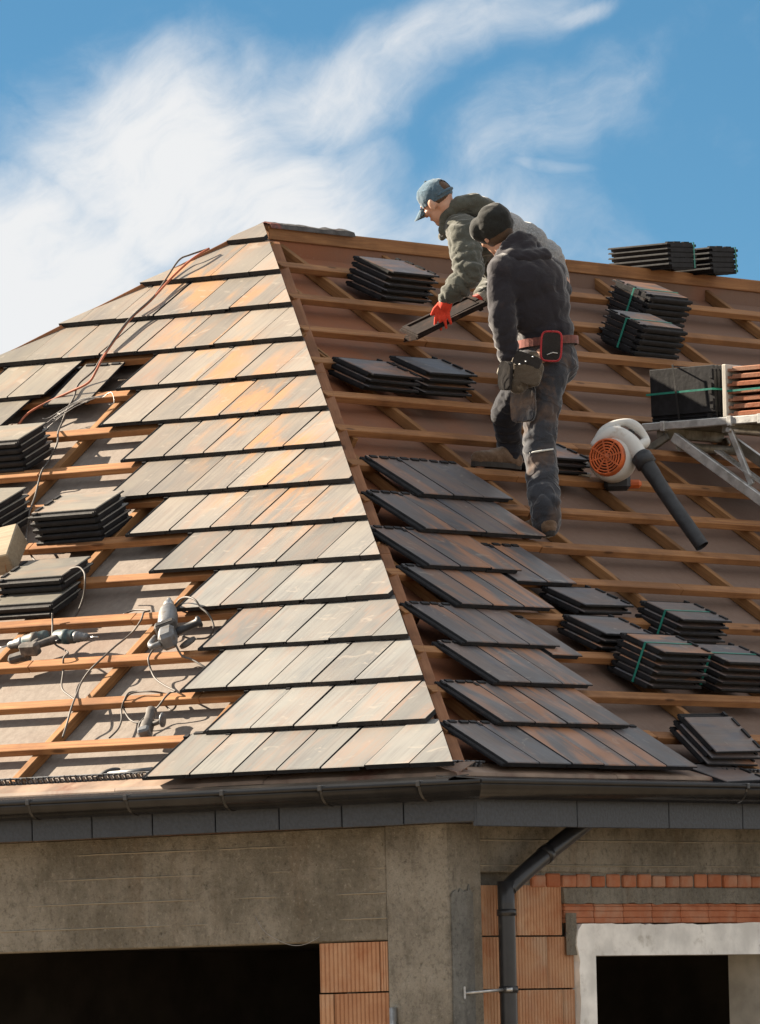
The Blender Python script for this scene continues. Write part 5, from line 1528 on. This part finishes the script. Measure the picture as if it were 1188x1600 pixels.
bk = [('e', (-0.20, -0.315, 0.905), (0.16, 0.195, 0.150), RY(0.5)), ('e', (-0.085, -0.235, 0.85), (0.16, 0.175, 0.145), RY(0.6)), ('e', (0.015, -0.18, 0.785), (0.135, 0.165, 0.125), RY(0.7)), ('c', (0.02, -0.20, 0.76), 0.11, (0.055, -0.16, 0.70), 0.115)]
blob('grey_sweater', bk, 0.0095, M_VEST, wa, 4, folds(0.012, 10, 10, 10, 12.0))
ta = [('e', (0.055, -0.14, 0.64), (0.125, 0.15, 0.10), None), ('c', A['hipN'], 0.105, A['kneeN'], 0.078), ('c', A['kneeN'], 0.078, V(A['ankN']) + V((0, 0, 0.02)), 0.066), ('c', A['hipF'], 0.105, A['kneeF'], 0.078), ('c', A['kneeF'], 0.078, V(A['ankF']) + V((0, 0, 0.02)), 0.066)]
blob('trousers', ta, 0.011, M_TROUSD, wa, 4, folds(0.013, 9, 9, 15, 15.0))
boot('boot', A['ankN'], A['heelN'], A['toeN'], wa)
boot('boot', A['ankF'], A['heelF'], A['toeF'], wa)
# blue cap: crown with an arched opening at the back, strap and peak
capu = V((AR[0][2], AR[1][2], AR[2][2]))
capf = V((AR[0][1], AR[1][1], AR[2][1]))
caps = V((AR[0][0], AR[1][0], AR[2][0]))
def cap_cut(c):
    r = c - V(AP(0, 0, 0))
    h, f, s_ = r.dot(capu), r.dot(capf), r.dot(caps)
    if h < 0.026 + 0.10 * f - 0.02:
        return True
    if f < 0 and ((s_ / 0.036) ** 2 + ((h - 0.050) / 0.036) ** 2) < 1 and h > 0.028:
        return True
    return False
cp = blob('cap', [('e', AP(0, -0.010, 0.036), (0.083, 0.103, 0.090), AR), ('e', AP(0, 0.03, 0.055), (0.07, 0.06, 0.065), AR)], 0.006, M_CAP, wa, 3, folds(0.004, 24, 24, 24, 2.0), cut=cap_cut)
bm = bmesh.new()
n_ = 14
rows_ = []
for k in range(n_ + 1):
    a = math.pi * k / n_
    x = math.cos(a) * 0.078
    y0 = math.sin(a) * 0.050 + 0.052
    y1 = math.sin(a) ** 0.7 * 0.128 + 0.050
    zc = 0.026 - 0.018 * (x / 0.078) ** 2
    rows_.append([V(AP(x, y0, zc)), V(AP(x * 0.97, y1, zc - 0.020 - 0.012 * math.sin(a)))])
vv = [[bm.verts.new(p) for p in r] for r in rows_]
for a, b in zip(vv[:-1], vv[1:]):
    bm.faces.new((a[0], a[1], b[1], b[0]))
ext = bmesh.ops.extrude_face_region(bm, geom=list(bm.faces))
bmesh.ops.translate(bm, vec=-capu * 0.005, verts=[g for g in ext['geom'] if isinstance(g, bmesh.types.BMVert)])
bmesh.ops.recalc_face_normals(bm, faces=bm.faces)
link('peak', mesh('peak', bm, M_CAP), cp)
tube('button', [AP(0, -0.005, 0.124), AP(0, -0.005, 0.132)], 0.008, M_CAP, cp, 8)
pts = [AP(0.06 * math.cos(a), -0.060 - 0.053 * math.sin(a), 0.020) for a in [math.pi * k / 10 for k in range(11)]]
tube('strap', pts, 0.0085, M_CAP, cp, 6)
glove('glove', A['wrN'], A['knN'], (0.02, -0.12, -1), (1, -0.25, 0.05), M_GLOVE, wa, (-0.75, 0.1, -0.65), curl=0.25, spread=0.016)
glove('glove', A['wrF'], A['knF'], (-0.9, -0.1, -0.5), (0.1, 0.9, 0.2), M_GLOVE, wa, (-0.3, -0.9, -0.3), curl=0.5)
tube('cuff', [lerp(A['wrN'], A['knN'], -0.10), lerp(A['wrN'], A['knN'], 0.16)], [0.041, 0.038], M_GREYK, wa, 14)
tube('cuff', [lerp(A['wrF'], A['knF'], -0.35), lerp(A['wrF'], A['knF'], 0.10)], [0.042, 0.036], M_GREYK, wa, 14)
tube('drawstring', smooth_path([(-0.30, -0.42, 0.80), (-0.31, -0.50, 0.72), (-0.27, -0.52, 0.66), (-0.25, -0.50, 0.70)], 5), 0.003, M_GREYK, wa, 6)

# two tiles held in the red gloves
MA = wa.matrix_basis
HELD = STILE.copy()
HELD.materials[1] = simple('dusty_clay_body', (0.016, 0.010, 0.008), 0.75, 0.4, 22, spec=0.15, dirt=(0.06, 0.028, 0.017), dscale=9, dlo=0.5, dhi=0.75)
def held(p, q, wdir, label, dn, along):
    P0, P1 = MA @ V(p), MA @ V(q)
    y = (P1 - P0).normalized()
    x = (MA.to_3x3() @ V(wdir)).normalized()
    x = (x - y * x.dot(y)).normalized()
    z = x.cross(y)
    m = Matrix(((x.x, y.x, z.x, P0.x), (x.y, y.y, z.y, P0.y), (x.z, y.z, z.z, P0.z), (0, 0, 0, 1))) @ T(along, 0.035, dn)
    o = link('held_tile', HELD, None, m)
    tag(o, label, 'roof tile', 'tiles held in the gloves')
held((-0.700, -0.60, 0.335), (-0.334, -0.50, 0.520), (-0.16, 0.97, 0.09), 'upper of two dark tiles gripped in the red gloves', 0.014, -0.03)
held((-0.690, -0.61, 0.300), (-0.318, -0.52, 0.475), (-0.22, 0.92, 0.30), 'lower of two dark tiles gripped in the red gloves', -0.036, -0.03)
